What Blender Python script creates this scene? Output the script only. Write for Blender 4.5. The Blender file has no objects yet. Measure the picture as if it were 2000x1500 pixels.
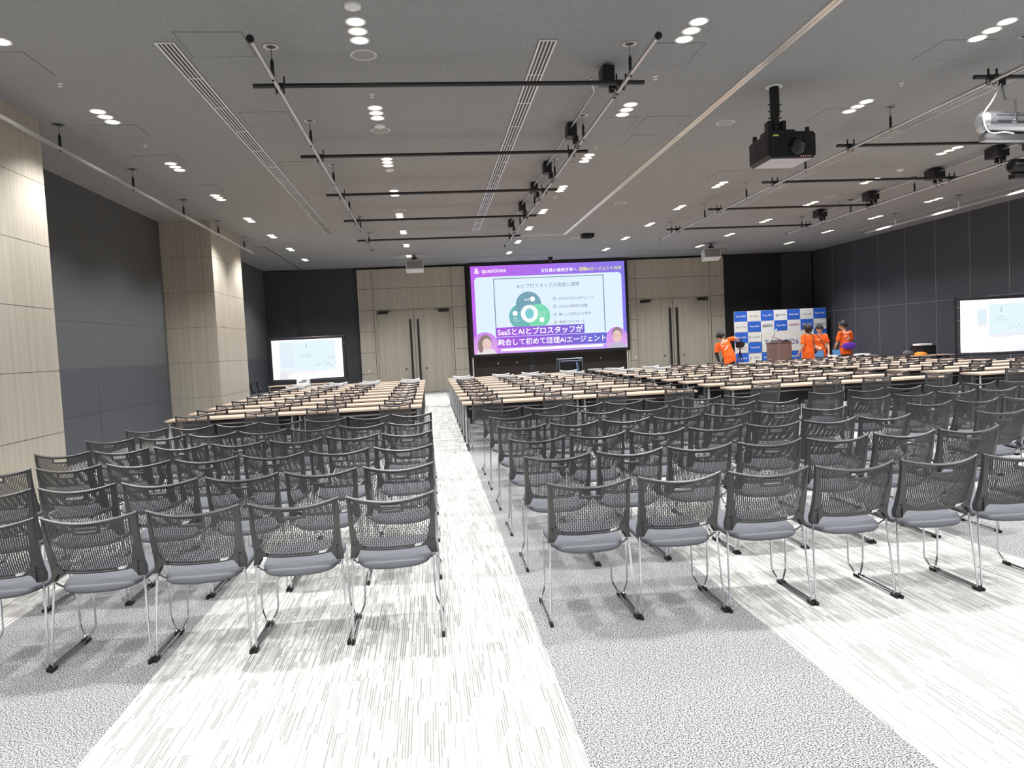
import bpy, bmesh, math, random
from mathutils import Vector, Matrix
from mathutils.bvhtree import BVHTree

random.seed(7)
S = bpy.context.scene
COL = S.collection
PI = math.pi

# ------------------------------------------------------------------ camera, world, lamps, exposure
F_PX = 1430.0
YAW, PITCH, ROLL = (math.radians(a) for a in (6.25, 3.02, 2.80))
EYE = 1.52
CEIL = 4.5


def make_camera():
    cy, sy, cp, sp = math.cos(YAW), math.sin(YAW), math.cos(PITCH), math.sin(PITCH)
    fwd = Vector((sy * cp, cy * cp, -sp))
    right = Vector((cy, -sy, 0))
    down = fwd.cross(right)
    r2 = math.cos(ROLL) * right + math.sin(ROLL) * down
    d2 = -math.sin(ROLL) * right + math.cos(ROLL) * down
    cd = bpy.data.cameras.new('camera')
    cd.sensor_width = 36
    cd.lens = F_PX / 2000 * 36
    cd.clip_end = 200
    co = bpy.data.objects.new('camera', cd)
    m = Matrix((r2, -d2, -fwd)).transposed().to_4x4()
    m.translation = (0, 0, EYE)
    co.matrix_world = m
    COL.objects.link(co)
    S.camera = co


make_camera()
W = bpy.data.worlds.new('world')
S.world = W
W.use_nodes = True
W.node_tree.nodes['Background'].inputs[0].default_value = (0.5, 0.52, 0.56, 1)
W.node_tree.nodes['Background'].inputs[1].default_value = 0.04
S.view_settings.view_transform = 'Standard'
S.view_settings.look = 'None'
S.view_settings.gamma = 1
S.view_settings.exposure = 0.0
S.view_settings.use_curve_mapping = False
S.cycles.max_bounces = 6
S.cycles.diffuse_bounces = 4
S.cycles.glossy_bounces = 3
S.cycles.caustics_reflective = False
S.cycles.caustics_refractive = False
S.cycles.sample_clamp_indirect = 4.0

LIGHT_X = [-3.72, -0.505, 2.70, 5.885, 9.06, 12.17]
LIGHT_Y = [-2.4, -0.04, 2.32, 4.68, 7.06, 9.43, 11.86, 14.15, 16.5, 18.8, 21.2, 23.6]
LAMP_W = 400.0
lamp_data = bpy.data.lights.new('downlight_lamp', 'SPOT')
lamp_data.energy = LAMP_W
lamp_data.spot_size = math.radians(124)
lamp_data.spot_blend = 0.65
lamp_data.shadow_soft_size = 0.09
lamp_data.color = (1.0, 0.99, 0.985)
for _x in LIGHT_X:
    for _y in LIGHT_Y:
        _o = bpy.data.objects.new('downlight_lamp', lamp_data)
        _o.location = (_x, _y, CEIL - 0.03)
        COL.objects.link(_o)


# ------------------------------------------------------------------ materials
def lin(c):
    out = []
    for v in c[:3]:
        v = v / 255.0
        out.append(v / 12.92 if v <= 0.04045 else ((v + 0.055) / 1.055) ** 2.4)
    return (*out, 1.0)


MATS = {}


def mat(name, rgb, rough=0.6, metal=0.0, spec=0.5, noise=0.0, nscale=40.0, bump=0.0):
    if name in MATS:
        return MATS[name]
    m = bpy.data.materials.new(name)
    m.use_nodes = True
    nt = m.node_tree
    b = nt.nodes['Principled BSDF']
    c = lin(rgb)
    b.inputs['Base Color'].default_value = c
    b.inputs['Roughness'].default_value = rough
    b.inputs['Metallic'].default_value = metal
    b.inputs['Specular IOR Level'].default_value = spec
    if noise or bump:
        tc = nt.nodes.new('ShaderNodeTexCoord')
        n = nt.nodes.new('ShaderNodeTexNoise')
        n.inputs['Scale'].default_value = nscale
        n.inputs['Detail'].default_value = 4
        nt.links.new(tc.outputs['Object'], n.inputs['Vector'])
        if noise:
            r = nt.nodes.new('ShaderNodeValToRGB')
            r.color_ramp.elements[0].position = 0.3
            r.color_ramp.elements[1].position = 0.7
            r.color_ramp.elements[0].color = (*[v * (1 - noise) for v in c[:3]], 1)
            r.color_ramp.elements[1].color = (*[min(1, v * (1 + noise)) for v in c[:3]], 1)
            nt.links.new(n.outputs['Fac'], r.inputs['Fac'])
            nt.links.new(r.outputs['Color'], b.inputs['Base Color'])
        if bump:
            bp = nt.nodes.new('ShaderNodeBump')
            bp.inputs['Strength'].default_value = bump
            bp.inputs['Distance'].default_value = 0.004
            nt.links.new(n.outputs['Fac'], bp.inputs['Height'])
            nt.links.new(bp.outputs['Normal'], b.inputs['Normal'])
    MATS[name] = m
    return m


def emit(name, rgb, strength=1.0):
    if name in MATS:
        return MATS[name]
    m = bpy.data.materials.new(name)
    m.use_nodes = True
    nt = m.node_tree
    nt.nodes.remove(nt.nodes['Principled BSDF'])
    e = nt.nodes.new('ShaderNodeEmission')
    e.inputs[0].default_value = lin(rgb)
    e.inputs[1].default_value = strength
    nt.links.new(e.outputs[0], nt.nodes['Material Output'].inputs[0])
    MATS[name] = m
    return m


def emit_gradient(name, c0, c1, axis, a, b, strength=1.0):
    """lit screen picture whose colour runs from c0 to c1 along an object axis"""
    m = emit(name, c0, strength)
    nt = m.node_tree
    e = [n for n in nt.nodes if n.type == 'EMISSION'][0]
    tc = nt.nodes.new('ShaderNodeTexCoord')
    sx = nt.nodes.new('ShaderNodeSeparateXYZ')
    mr = nt.nodes.new('ShaderNodeMapRange')
    mr.inputs['From Min'].default_value = a
    mr.inputs['From Max'].default_value = b
    r = nt.nodes.new('ShaderNodeValToRGB')
    r.color_ramp.elements[0].color = lin(c0)
    r.color_ramp.elements[1].color = lin(c1)
    nt.links.new(tc.outputs['Object'], sx.inputs[0])
    nt.links.new(sx.outputs[axis], mr.inputs['Value'])
    nt.links.new(mr.outputs[0], r.inputs[0])
    nt.links.new(r.outputs[0], e.inputs[0])
    return m


def wood_mat(name, c0, c1, axis='Z', rough=0.5):
    m = mat(name, c0, rough)
    nt = m.node_tree
    b = nt.nodes['Principled BSDF']
    tc = nt.nodes.new('ShaderNodeTexCoord')
    mp = nt.nodes.new('ShaderNodeMapping')
    k = {'X': (0.5, 110, 110), 'Y': (110, 0.5, 110), 'Z': (110, 110, 0.7)}[axis]
    mp.inputs['Scale'].default_value = k
    n = nt.nodes.new('ShaderNodeTexNoise')
    n.inputs['Scale'].default_value = 1.0
    n.inputs['Detail'].default_value = 3
    mp2 = nt.nodes.new('ShaderNodeMapping')
    mp2.inputs['Scale'].default_value = tuple(v * 0.22 for v in k)
    n2 = nt.nodes.new('ShaderNodeTexNoise')
    n2.inputs['Scale'].default_value = 1.0
    mx = nt.nodes.new('ShaderNodeMath')
    mx.operation = 'ADD'
    hf = nt.nodes.new('ShaderNodeMath')
    hf.operation = 'MULTIPLY'
    hf.inputs[1].default_value = 0.5
    r = nt.nodes.new('ShaderNodeValToRGB')
    r.color_ramp.elements[0].position = 0.36
    r.color_ramp.elements[1].position = 0.64
    r.color_ramp.elements[0].color = lin(c0)
    r.color_ramp.elements[1].color = lin(c1)
    L = nt.links
    L.new(tc.outputs['Object'], mp.inputs[0])
    L.new(tc.outputs['Object'], mp2.inputs[0])
    L.new(mp.outputs[0], n.inputs['Vector'])
    L.new(mp2.outputs[0], n2.inputs['Vector'])
    L.new(n.outputs['Fac'], mx.inputs[0])
    L.new(n2.outputs['Fac'], mx.inputs[1])
    L.new(mx.outputs[0], hf.inputs[0])
    L.new(hf.outputs[0], r.inputs[0])
    L.new(r.outputs[0], b.inputs['Base Color'])
    return m


def carpet_speckle():
    m = mat('carpet_speckled', (150, 150, 153), 0.95, spec=0.1)
    nt = m.node_tree
    b = nt.nodes['Principled BSDF']
    L = nt.links
    tc = nt.nodes.new('ShaderNodeTexCoord')
    n = nt.nodes.new('ShaderNodeTexNoise')
    n.inputs['Scale'].default_value = 165
    n.inputs['Detail'].default_value = 2.5
    n.inputs['Roughness'].default_value = 0.65
    r = nt.nodes.new('ShaderNodeValToRGB')
    e = r.color_ramp.elements
    e[0].position, e[0].color = 0.42, lin((52, 52, 58))
    e[1].position, e[1].color = 0.60, lin((200, 200, 200))
    L.new(tc.outputs['Object'], n.inputs['Vector'])
    L.new(n.outputs['Fac'], r.inputs[0])
    L.new(r.outputs[0], b.inputs['Base Color'])
    bp = nt.nodes.new('ShaderNodeBump')
    bp.inputs['Strength'].default_value = 0.5
    bp.inputs['Distance'].default_value = 0.004
    L.new(n.outputs['Fac'], bp.inputs['Height'])
    L.new(bp.outputs['Normal'], b.inputs['Normal'])
    return m


def carpet_streak():
    m = mat('carpet_streaked', (225, 225, 218), 0.95, spec=0.1)
    nt = m.node_tree
    b = nt.nodes['Principled BSDF']
    L = nt.links
    tc = nt.nodes.new('ShaderNodeTexCoord')
    sx = nt.nodes.new('ShaderNodeSeparateXYZ')
    L.new(tc.outputs['Object'], sx.inputs[0])

    def math_(op, a, bb=None):
        q = nt.nodes.new('ShaderNodeMath')
        q.operation = op
        for i, v in enumerate((a, bb)):
            if v is None:
                continue
            if isinstance(v, (int, float)):
                q.inputs[i].default_value = v
            else:
                L.new(v, q.inputs[i])
        return q.outputs[0]
    def wnoise(v):
        q = nt.nodes.new('ShaderNodeTexWhiteNoise')
        q.noise_dimensions = '1D'
        L.new(v, q.inputs['W'])
        return q.outputs['Value']
    X_, Y_ = sx.outputs[0], sx.outputs[1]
    # plank tiles 0.1 m x 0.45 m give each patch its own tone and shift
    pc = math_('FLOOR', math_('MULTIPLY', X_, 10.0))
    pr = math_('FLOOR', math_('ADD', math_('MULTIPLY', Y_, 2.2), wnoise(pc)))
    tone = wnoise(math_('ADD', math_('MULTIPLY', pc, 17.31), math_('MULTIPLY', pr, 5.713)))
    # thin threads 12 mm apart, broken into dashes
    xs = math_('MULTIPLY', X_, 94.0)
    tc_ = math_('FLOOR', xs)
    seg = math_('FLOOR', math_('ADD', math_('MULTIPLY', Y_, 5.0), math_('MULTIPLY', wnoise(tc_), 9.0)))
    dash = wnoise(math_('ADD', math_('ADD', math_('MULTIPLY', tc_, 3.137), math_('MULTIPLY', seg, 11.71)), math_('MULTIPLY', pr, 2.93)))
    prof = math_('PINGPONG', xs, 0.5)
    prof = math_('MULTIPLY', prof, 2.0)
    amt = math_('ADD', math_('MULTIPLY', dash, 0.75), math_('MULTIPLY', tone, 0.35))
    sm = nt.nodes.new('ShaderNodeMapRange')
    sm.inputs['From Min'].default_value = 0.12
    sm.inputs['From Max'].default_value = 0.9
    L.new(amt, sm.inputs['Value'])
    fac = math_('MULTIPLY', sm.outputs[0], math_('POWER', prof, 0.7))
    r = nt.nodes.new('ShaderNodeValToRGB')
    e = r.color_ramp.elements
    e[0].position, e[0].color = 0.0, lin((221, 221, 218))
    e[1].position, e[1].color = 0.85, lin((136, 135, 131))
    L.new(fac, r.inputs[0])
    # fine pile grain
    n2 = nt.nodes.new('ShaderNodeTexNoise')
    n2.inputs['Scale'].default_value = 170
    n2.inputs['Detail'].default_value = 2
    L.new(tc.outputs['Object'], n2.inputs['Vector'])
    r2 = nt.nodes.new('ShaderNodeValToRGB')
    r2.color_ramp.elements[0].position = 0.35
    r2.color_ramp.elements[0].color = (0.55, 0.55, 0.53, 1)
    r2.color_ramp.elements[1].position = 0.55
    r2.color_ramp.elements[1].color = (1, 1, 1, 1)
    L.new(n2.outputs['Fac'], r2.inputs[0])
    mx = nt.nodes.new('ShaderNodeMix')
    mx.data_type = 'RGBA'
    mx.blend_type = 'MULTIPLY'
    mx.inputs[0].default_value = 0.6
    L.new(r.outputs[0], mx.inputs[6])
    L.new(r2.outputs[0], mx.inputs[7])
    L.new(mx.outputs[2], b.inputs['Base Color'])
    return m


def metal_chrome():
    return mat('chrome', (205, 207, 212), 0.16, 1.0)


CHROME = metal_chrome()
ALU = mat('aluminium', (200, 201, 205), 0.32, 1.0)
BLACK_PLASTIC = mat('black_plastic', (48, 48, 51), 0.40, spec=0.9)
BLACK_METAL = mat('black_metal', (24, 24, 26), 0.4, 0.0)
DARK_RUBBER = mat('dark_rubber', (20, 20, 21), 0.7)
SEAT_FABRIC = mat('seat_fabric', (98, 101, 107), 0.9, noise=0.12, nscale=300, bump=0.2)
WHITE_PAINT = mat('white_paint', (228, 228, 226), 0.5)
WHITE_PAPER = mat('white_paper', (245, 245, 246), 0.8)
GREY_PLASTIC = mat('grey_plastic', (120, 122, 126), 0.5)
CEIL_MAT = mat('ceiling_texture', (146, 147, 148), 0.9, spec=0.2, noise=0.10, nscale=55, bump=0.25)
CEIL_DARK = mat('ceiling_groove', (40, 40, 40), 0.9)
WALL_DARK = mat('wall_charcoal', (62, 64, 68), 0.75, noise=0.04, nscale=3)
WALL_BLUE = mat('wall_slate_panel', (76, 79, 86), 0.6, noise=0.03, nscale=4)
WALL_GREY = mat('wall_grey_cloth', (84, 87, 88), 0.85, noise=0.04, nscale=30)
WALL_RIGHT = mat('wall_slate_right', (72, 73, 80), 0.55, noise=0.03, nscale=4)
WALL_BLACK = mat('wall_black', (30, 29, 30), 0.6)
ALCOVE = mat('alcove_brown', (50, 42, 36), 0.55)
SEAM_DARK = mat('seam_dark', (70, 64, 55), 0.9)
SEAM_LIGHT = mat('seam_light', (150, 150, 152), 0.5)
WALL_WOOD = wood_mat('wall_wood', (166, 159, 145), (190, 184, 170), 'Z')
TABLE_WOOD = wood_mat('table_wood', (182, 158, 140), (206, 184, 166), 'X', 0.45)
SKIN = mat('skin', (226, 178, 150), 0.55)
HAIR = mat('black_hair', (34, 31, 30), 0.5, noise=0.5, nscale=60)
ORANGE = mat('orange_cotton', (246, 104, 30), 0.85)
NAVY = mat('dark_trousers', (34, 36, 46), 0.9)
PURPLE = mat('purple_nylon', (108, 60, 190), 0.5)


# ------------------------------------------------------------------ mesh building
class MB:
    def __init__(self):
        self.v, self.f, self.mi = [], [], []

    def add(self, verts, faces, mi=0):
        o = len(self.v)
        self.v += [tuple(p) for p in verts]
        self.f += [tuple(i + o for i in q) for q in faces]
        self.mi += [mi] * len(faces)

    def box(self, lo, hi, mi=0, M=None):
        x0, y0, z0 = lo
        x1, y1, z1 = hi
        vs = [(x0, y0, z0), (x1, y0, z0), (x1, y1, z0), (x0, y1, z0), (x0, y0, z1), (x1, y0, z1), (x1, y1, z1), (x0, y1, z1)]
        if M is not None:
            vs = [tuple(M @ Vector(p)) for p in vs]
        self.add(vs, [(0, 3, 2, 1), (4, 5, 6, 7), (0, 1, 5, 4), (1, 2, 6, 5), (2, 3, 7, 6), (3, 0, 4, 7)], mi)

    def cbox(self, c, s, mi=0, M=None):
        self.box([c[i] - s[i] / 2 for i in range(3)], [c[i] + s[i] / 2 for i in range(3)], mi, M)

    def tube(self, path, r, seg=8, mi=0, caps=True, r1=None):
        pts = [Vector(p) for p in path]
        n = len(pts)
        rings = []
        prev = None
        for i, p in enumerate(pts):
            t = (pts[min(i + 1, n - 1)] - pts[max(i - 1, 0)])
            t = t.normalized() if t.length > 1e-9 else Vector((0, 0, 1))
            if prev is None:
                a = Vector((0, 0, 1)) if abs(t.z) < 0.9 else Vector((1, 0, 0))
                u = t.cross(a).normalized()
            else:
                u = (prev - t * prev.dot(t))
                u = u.normalized() if u.length > 1e-6 else t.orthogonal().normalized()
            prev = u
            w = t.cross(u)
            rr = r if r1 is None else r + (r1 - r) * i / max(1, n - 1)
            if isinstance(r, (list, tuple)):
                rr = r[i]
            rings.append([p + u * (rr * math.cos(2 * PI * k / seg)) + w * (rr * math.sin(2 * PI * k / seg)) for k in range(seg)])
        vs = [q for ring in rings for q in ring]
        fs = []
        for i in range(n - 1):
            for k in range(seg):
                k2 = (k + 1) % seg
                fs.append((i * seg + k, i * seg + k2, (i + 1) * seg + k2, (i + 1) * seg + k))
        if caps:
            fs.append(tuple(range(seg))[::-1])
            fs.append(tuple((n - 1) * seg + k for k in range(seg)))
        self.add(vs, fs, mi)

    def disc(self, c, r, h, seg=24, mi=0, r2=None):
        """short vertical cylinder, base centre c, upwards h"""
        self.tube([c, (c[0], c[1], c[2] + h)], r, seg, mi, True, r2)

    def ring(self, c, r0, r1, z0, z1, seg=24, mi=0):
        vs, fs = [], []
        for k in range(seg):
            a = 2 * PI * k / seg
            ca, sa = math.cos(a), math.sin(a)
            for r, z in ((r0, z0), (r1, z0), (r1, z1), (r0, z1)):
                vs.append((c[0] + r * ca, c[1] + r * sa, z))
        for k in range(seg):
            a, b = k * 4, ((k + 1) % seg) * 4
            for j in range(4):
                j2 = (j + 1) % 4
                fs.append((a + j, b + j, b + j2, a + j2))
        self.add(vs, fs, mi)

    def ellipsoid(self, c, r, nu=16, nv=10, mi=0, M=None):
        vs, fs = [], []
        for j in range(nv + 1):
            th = PI * j / nv
            for i in range(nu):
                ph = 2 * PI * i / nu
                p = Vector((r[0] * math.sin(th) * math.cos(ph), r[1] * math.sin(th) * math.sin(ph), r[2] * math.cos(th)))
                if M is not None:
                    p = M @ p
                vs.append((c[0] + p.x, c[1] + p.y, c[2] + p.z))
        for j in range(nv):
            for i in range(nu):
                i2 = (i + 1) % nu
                fs.append((j * nu + i, (j + 1) * nu + i, (j + 1) * nu + i2, j * nu + i2))
        self.add(vs, fs, mi)

    def loft(self, rings, mi=0, caps=True):
        n = len(rings[0])
        vs = [p for r in rings for p in r]
        fs = []
        for i in range(len(rings) - 1):
            for k in range(n):
                k2 = (k + 1) % n
                fs.append((i * n + k, i * n + k2, (i + 1) * n + k2, (i + 1) * n + k))
        if caps:
            fs.append(tuple(range(n))[::-1])
            fs.append(tuple((len(rings) - 1) * n + k for k in range(n)))
        self.add(vs, fs, mi)

    def mesh(self, name, mats, bevel=0.0, weld=False, angle=35):
        me = bpy.data.meshes.new(name)
        me.from_pydata(self.v, [], self.f)
        for m in (mats if isinstance(mats, (list, tuple)) else [mats]):
            me.materials.append(m)
        for p, i in zip(me.polygons, self.mi):
            p.material_index = i
        bm = bmesh.new()
        bm.from_mesh(me)
        if weld:
            bmesh.ops.remove_doubles(bm, verts=bm.verts, dist=1e-5)
        bmesh.ops.recalc_face_normals(bm, faces=bm.faces)
        if bevel:
            es = [e for e in bm.edges if len(e.link_faces) == 2 and e.calc_face_angle(0) > 0.6]
            bmesh.ops.bevel(bm, geom=es, offset=bevel, segments=2, profile=0.7, affect='EDGES', clamp_overlap=True)
        bm.to_mesh(me)
        bm.free()
        for p in me.polygons:
            p.use_smooth = True
        me.set_sharp_from_angle(angle=math.radians(angle))
        return me

    def build(self, name, mats, parent=None, bevel=0.0, loc=None, weld=False, angle=35):
        o = bpy.data.objects.new(name, self.mesh(name, mats, bevel, weld, angle))
        COL.objects.link(o)
        if parent:
            o.parent = parent
        if loc:
            o.location = loc
        return o


def tag(o, label, cat, group=None):
    o['label'] = label
    o['category'] = cat
    if group:
        o['group'] = group
    return o


def thing(name, label, cat, loc=(0, 0, 0), rz=0.0, group=None):
    o = bpy.data.objects.new(name, None)
    o.empty_display_size = 0.1
    COL.objects.link(o)
    o.location = loc
    o.rotation_euler = (0, 0, rz)
    return tag(o, label, cat, group)


def struct(name, mb, mats, parent=None, bevel=0.0):
    o = mb.build(name, mats, parent, bevel)
    if parent is None:
        o['kind'] = 'structure'
    return o


def copy_tree(o, parent=None):
    c = o.copy()
    COL.objects.link(c)
    if parent:
        c.parent = parent
    for ch in o.children:
        copy_tree(ch, c)
    return c


def place(proto, used, loc, rz, label, group=None):
    """first use moves the prototype itself, later uses copy it with its parts"""
    if not used:
        o = proto
        used.append(1)
    else:
        o = copy_tree(proto)
    o.location = loc
    o.rotation_euler = (0, 0, rz)
    o['label'] = label
    if group:
        o['group'] = group
    return o


def fillet(pts, r, n=4):
    out = [Vector(pts[0])]
    for i in range(1, len(pts) - 1):
        a, b, c = Vector(pts[i - 1]), Vector(pts[i]), Vector(pts[i + 1])
        d1, d2 = (a - b), (c - b)
        rr = min(r, d1.length * 0.45, d2.length * 0.45)
        p, q = b + d1.normalized() * rr, b + d2.normalized() * rr
        for k in range(n + 1):
            t = k / n
            out.append((1 - t) ** 2 * p + 2 * t * (1 - t) * b + t * t * q)
    out.append(Vector(pts[-1]))
    return out


ORD = ['first', 'second', 'third', 'fourth', 'fifth', 'sixth', 'seventh', 'eighth', 'ninth', 'tenth', 'eleventh', 'twelfth']

# ------------------------------------------------------------------ flat pictures (screens, banner) with lettering
_tcache = {}


def text_mesh(s, bold=0.0):
    key = (s, bold)
    if key in _tcache:
        return _tcache[key]
    cu = bpy.data.curves.new('lettering', 'FONT')
    cu.body = s
    cu.size = 1.0
    cu.offset = bold
    cu.resolution_u = 2
    o = bpy.data.objects.new('lettering', cu)
    COL.objects.link(o)
    bpy.context.view_layer.update()
    dg = bpy.context.evaluated_depsgraph_get()
    me = bpy.data.meshes.new_from_object(o.evaluated_get(dg))
    vs = [(v.co.x, v.co.y) for v in me.vertices]
    fs = [tuple(p.vertices) for p in me.polygons]
    bpy.data.objects.remove(o)
    bpy.data.curves.remove(cu)
    bpy.data.meshes.remove(me)
    _tcache[key] = (vs, fs)
    return vs, fs


class Pic:
    """flat picture in the local x (right) / z (up) plane facing -y; layers step 1 mm towards the viewer"""

    def __init__(self):
        self.mb, self.mats, self.k = MB(), [], 0

    def slot(self, m):
        if m not in self.mats:
            self.mats.append(m)
        return self.mats.index(m)

    def layer(self):
        self.k += 1
        return -0.0006 * self.k

    def poly(self, pts, m):
        y = self.layer()
        self.mb.add([(p[0], y, p[1]) for p in pts], [tuple(range(len(pts)))], self.slot(m))

    def rect(self, x0, z0, x1, z1, m):
        self.poly([(x0, z0), (x1, z0), (x1, z1), (x0, z1)], m)

    def rrect(self, x0, z0, x1, z1, r, m, n=6):
        pts = []
        for cx, cz, a in ((x1 - r, z0 + r, -90), (x1 - r, z1 - r, 0), (x0 + r, z1 - r, 90), (x0 + r, z0 + r, 180)):
            for k in range(n + 1):
                t = math.radians(a + 90 * k / n)
                pts.append((cx + r * math.cos(t), cz + r * math.sin(t)))
        self.poly(pts, m)

    def ell(self, cx, cz, rx, rz, m, n=32, a0=0, a1=360):
        self.poly([(cx + rx * math.cos(math.radians(a0 + (a1 - a0) * k / n)), cz + rz * math.sin(math.radians(a0 + (a1 - a0) * k / n))) for k in range(n + (0 if a1 - a0 >= 360 else 1))], m)

    def text(self, s, x, z, m, h=None, w=None, align='l', bold=0.0, maxw=None):
        """lettering with capital height h (or total width w), baseline z"""
        vs, fs = text_mesh(s, bold)
        if not vs:
            return
        xs = [p[0] for p in vs]
        ys = [p[1] for p in vs]
        wid = max(xs) - min(xs)
        sc = (h / 0.72) if h else 1
        sx = w / wid if w else sc
        if not h:
            sc = sx
        off = {'l': 0, 'c': -wid * sx / 2, 'r': -wid * sx}[align]
        y = self.layer()
        self.mb.add([(x + off + (p[0] - min(xs)) * sx, y, z + p[1] * sc) for p in vs], fs, self.slot(m))

    def build(self, name, parent, loc=(0, 0, 0)):
        o = bpy.data.objects.new(name, None)
        me = bpy.data.meshes.new(name)
        me.from_pydata(self.mb.v, [], self.mb.f)
        for m in self.mats:
            me.materials.append(m)
        for p, i in zip(me.polygons, self.mb.mi):
            p.material_index = i
        # faces look towards -y
        bm = bmesh.new()
        bm.from_mesh(me)
        for f in bm.faces:
            f.normal_update()
            if f.normal.y > 0:
                f.normal_flip()
        bm.to_mesh(me)
        bm.free()
        o = bpy.data.objects.new(name, me)
        COL.objects.link(o)
        o.parent = parent
        o.location = loc
        return o


# ================================================================== THE SETTING
XL, XR, YB, YF = -5.59, 14.5, 26.45, -4.5     # recess wall, right wall, back wall, wall behind the camera
FACE = -4.54                                   # face of the timber columns


def build_floor():
    mb = MB()
    bands = [(XL, -4.9, 1), (-4.9, -3.75, 1), (-3.75, -2.59, 0), (-2.59, -1.42, 1), (-1.42, 0.49, 0), (0.49, 1.66, 1), (1.66, 3.68, 0), (3.68, 4.85, 1),
             (4.85, 6.8, 0), (6.8, 7.97, 1), (7.97, 9.9, 0), (9.9, 11.07, 1), (11.07, 13.0, 0), (13.0, XR, 1)]
    bands = [(XL, -2.59, 0)] + bands[3:]
    for x0, x1, mi in bands:
        mb.add([(x0, YF, 0), (x1, YF, 0), (x1, 25.2, 0), (x0, 25.2, 0)], [(0, 1, 2, 3)], mi)
    mb.add([(XL, 25.2, 0), (XR, 25.2, 0), (XR, YB, 0), (XL, YB, 0)], [(0, 1, 2, 3)], 1)
    mb.add([(XL, YF, -0.1), (XR, YF, -0.1), (XR, YB, -0.1), (XL, YB, -0.1)], [(0, 3, 2, 1)], 1)
    o = bpy.data.objects.new('floor', mb.mesh('floor', [carpet_streak(), carpet_speckle()]))
    COL.objects.link(o)
    o['kind'] = 'structure'


build_floor()


def build_shell():
    mb = MB()
    mb.box((XL - 0.2, YF - 0.2, CEIL), (XR + 0.2, YB + 0.2, CEIL + 0.12))
    struct('ceiling', mb, CEIL_MAT)
    # left recess wall: slate dado below 1.48, grey cloth above
    mb = MB()
    mb.box((XL - 0.15, YF, 0), (XL, YB, 1.48), 0)
    mb.box((XL - 0.15, YF, 1.48), (XL - 0.004, YB, CEIL), 1)
    mb.box((XL - 0.002, 9.6, 0.727), (XL + 0.002, 16.4, 0.731), 2)
    mb.box((XL - 0.002, 13.05, 0), (XL + 0.002, 13.054, 1.48), 2)
    for z in (2.24, 2.99, 3.74):
        mb.box((XL - 0.006, 9.6, z), (XL - 0.002, 16.4, z + 0.003), 2)
    struct('wall_left', mb, [WALL_BLUE, WALL_GREY, SEAM_DARK])
    # timber columns standing out from the left wall
    for i, (y0, y1) in enumerate(((YF, 9.57), (16.457, 18.94))):
        mb = MB()
        mb.box((XL, y0, 0), (FACE, y1, CEIL - 0.001), 0)
        for k in range(1, 6):
            z = 0.727 + 0.7535 * (k - 1)
            mb.box((FACE - 0.002, y0, z - 0.0025), (FACE + 0.001, y1, z + 0.0025), 1)
            mb.box((XL, y0 - 0.001, z - 0.0025), (FACE, y0 + 0.002, z + 0.0025), 1)
        struct('wall_left_column' if i == 0 else 'wall_left_pier', mb, [WALL_WOOD, SEAM_DARK])
    # wall behind the camera
    mb = MB()
    mb.box((XL, YF - 0.15, 0), (XR, YF, CEIL))
    struct('wall_rear', mb, WALL_DARK)
    # right wall of dark movable panels with pale joints
    mb = MB()
    mb.box((XR, YF, 0), (XR + 0.15, YB, CEIL), 0)
    y = 25.0
    while y > YF:
        mb.box((XR - 0.003, y - 0.006, 0), (XR + 0.002, y + 0.006, CEIL), 1)
        y -= 1.345
    mb.box((XR - 0.003, YF, 2.188), (XR + 0.002, YB, 2.198), 1)
    struct('wall_right', mb, [WALL_RIGHT, SEAM_LIGHT])
    # back wall
    mb = MB()
    mb.box((XL, YB, 0), (XR, YB + 0.15, CEIL), 0)
    mb.box((XL, 26.3, 0), (-4.55, YB, CEIL - 0.03), 1)
    mb.box((13.25, 26.3, 0), (14.42, YB, CEIL - 0.03), 1)
    for k in range(1, 6):
        mb.box((-4.5, YB - 0.002, 0.75 * k), (-2.45, YB + 0.001, 0.75 * k + 0.005), 2)
    struct('wall_back', mb, [WALL_DARK, WALL_DARK, WALL_BLACK])
    mb = MB()
    mb.box((10.98, 26.4, 0), (13.25, YB - 0.001, CEIL - 0.02), 0)
    struct('wall_back_black_bay', mb, WALL_BLACK)
    # brown alcove behind the big screen
    mb = MB()
    mb.box((1.4, 26.36, 0), (7.28, YB - 0.001, CEIL - 0.02), 0)
    mb.box((3.55, 26.345, 0), (3.75, 26.37, CEIL - 0.1), 1)
    for x in (2.42, 3.1, 5.48, 6.2):
        mb.disc((x, 26.33, 0.87), 0.03, 0.05, 10, 2)
    struct('wall_back_alcove', mb, [ALCOVE, WALL_DARK, WHITE_PAINT])


build_shell()


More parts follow.
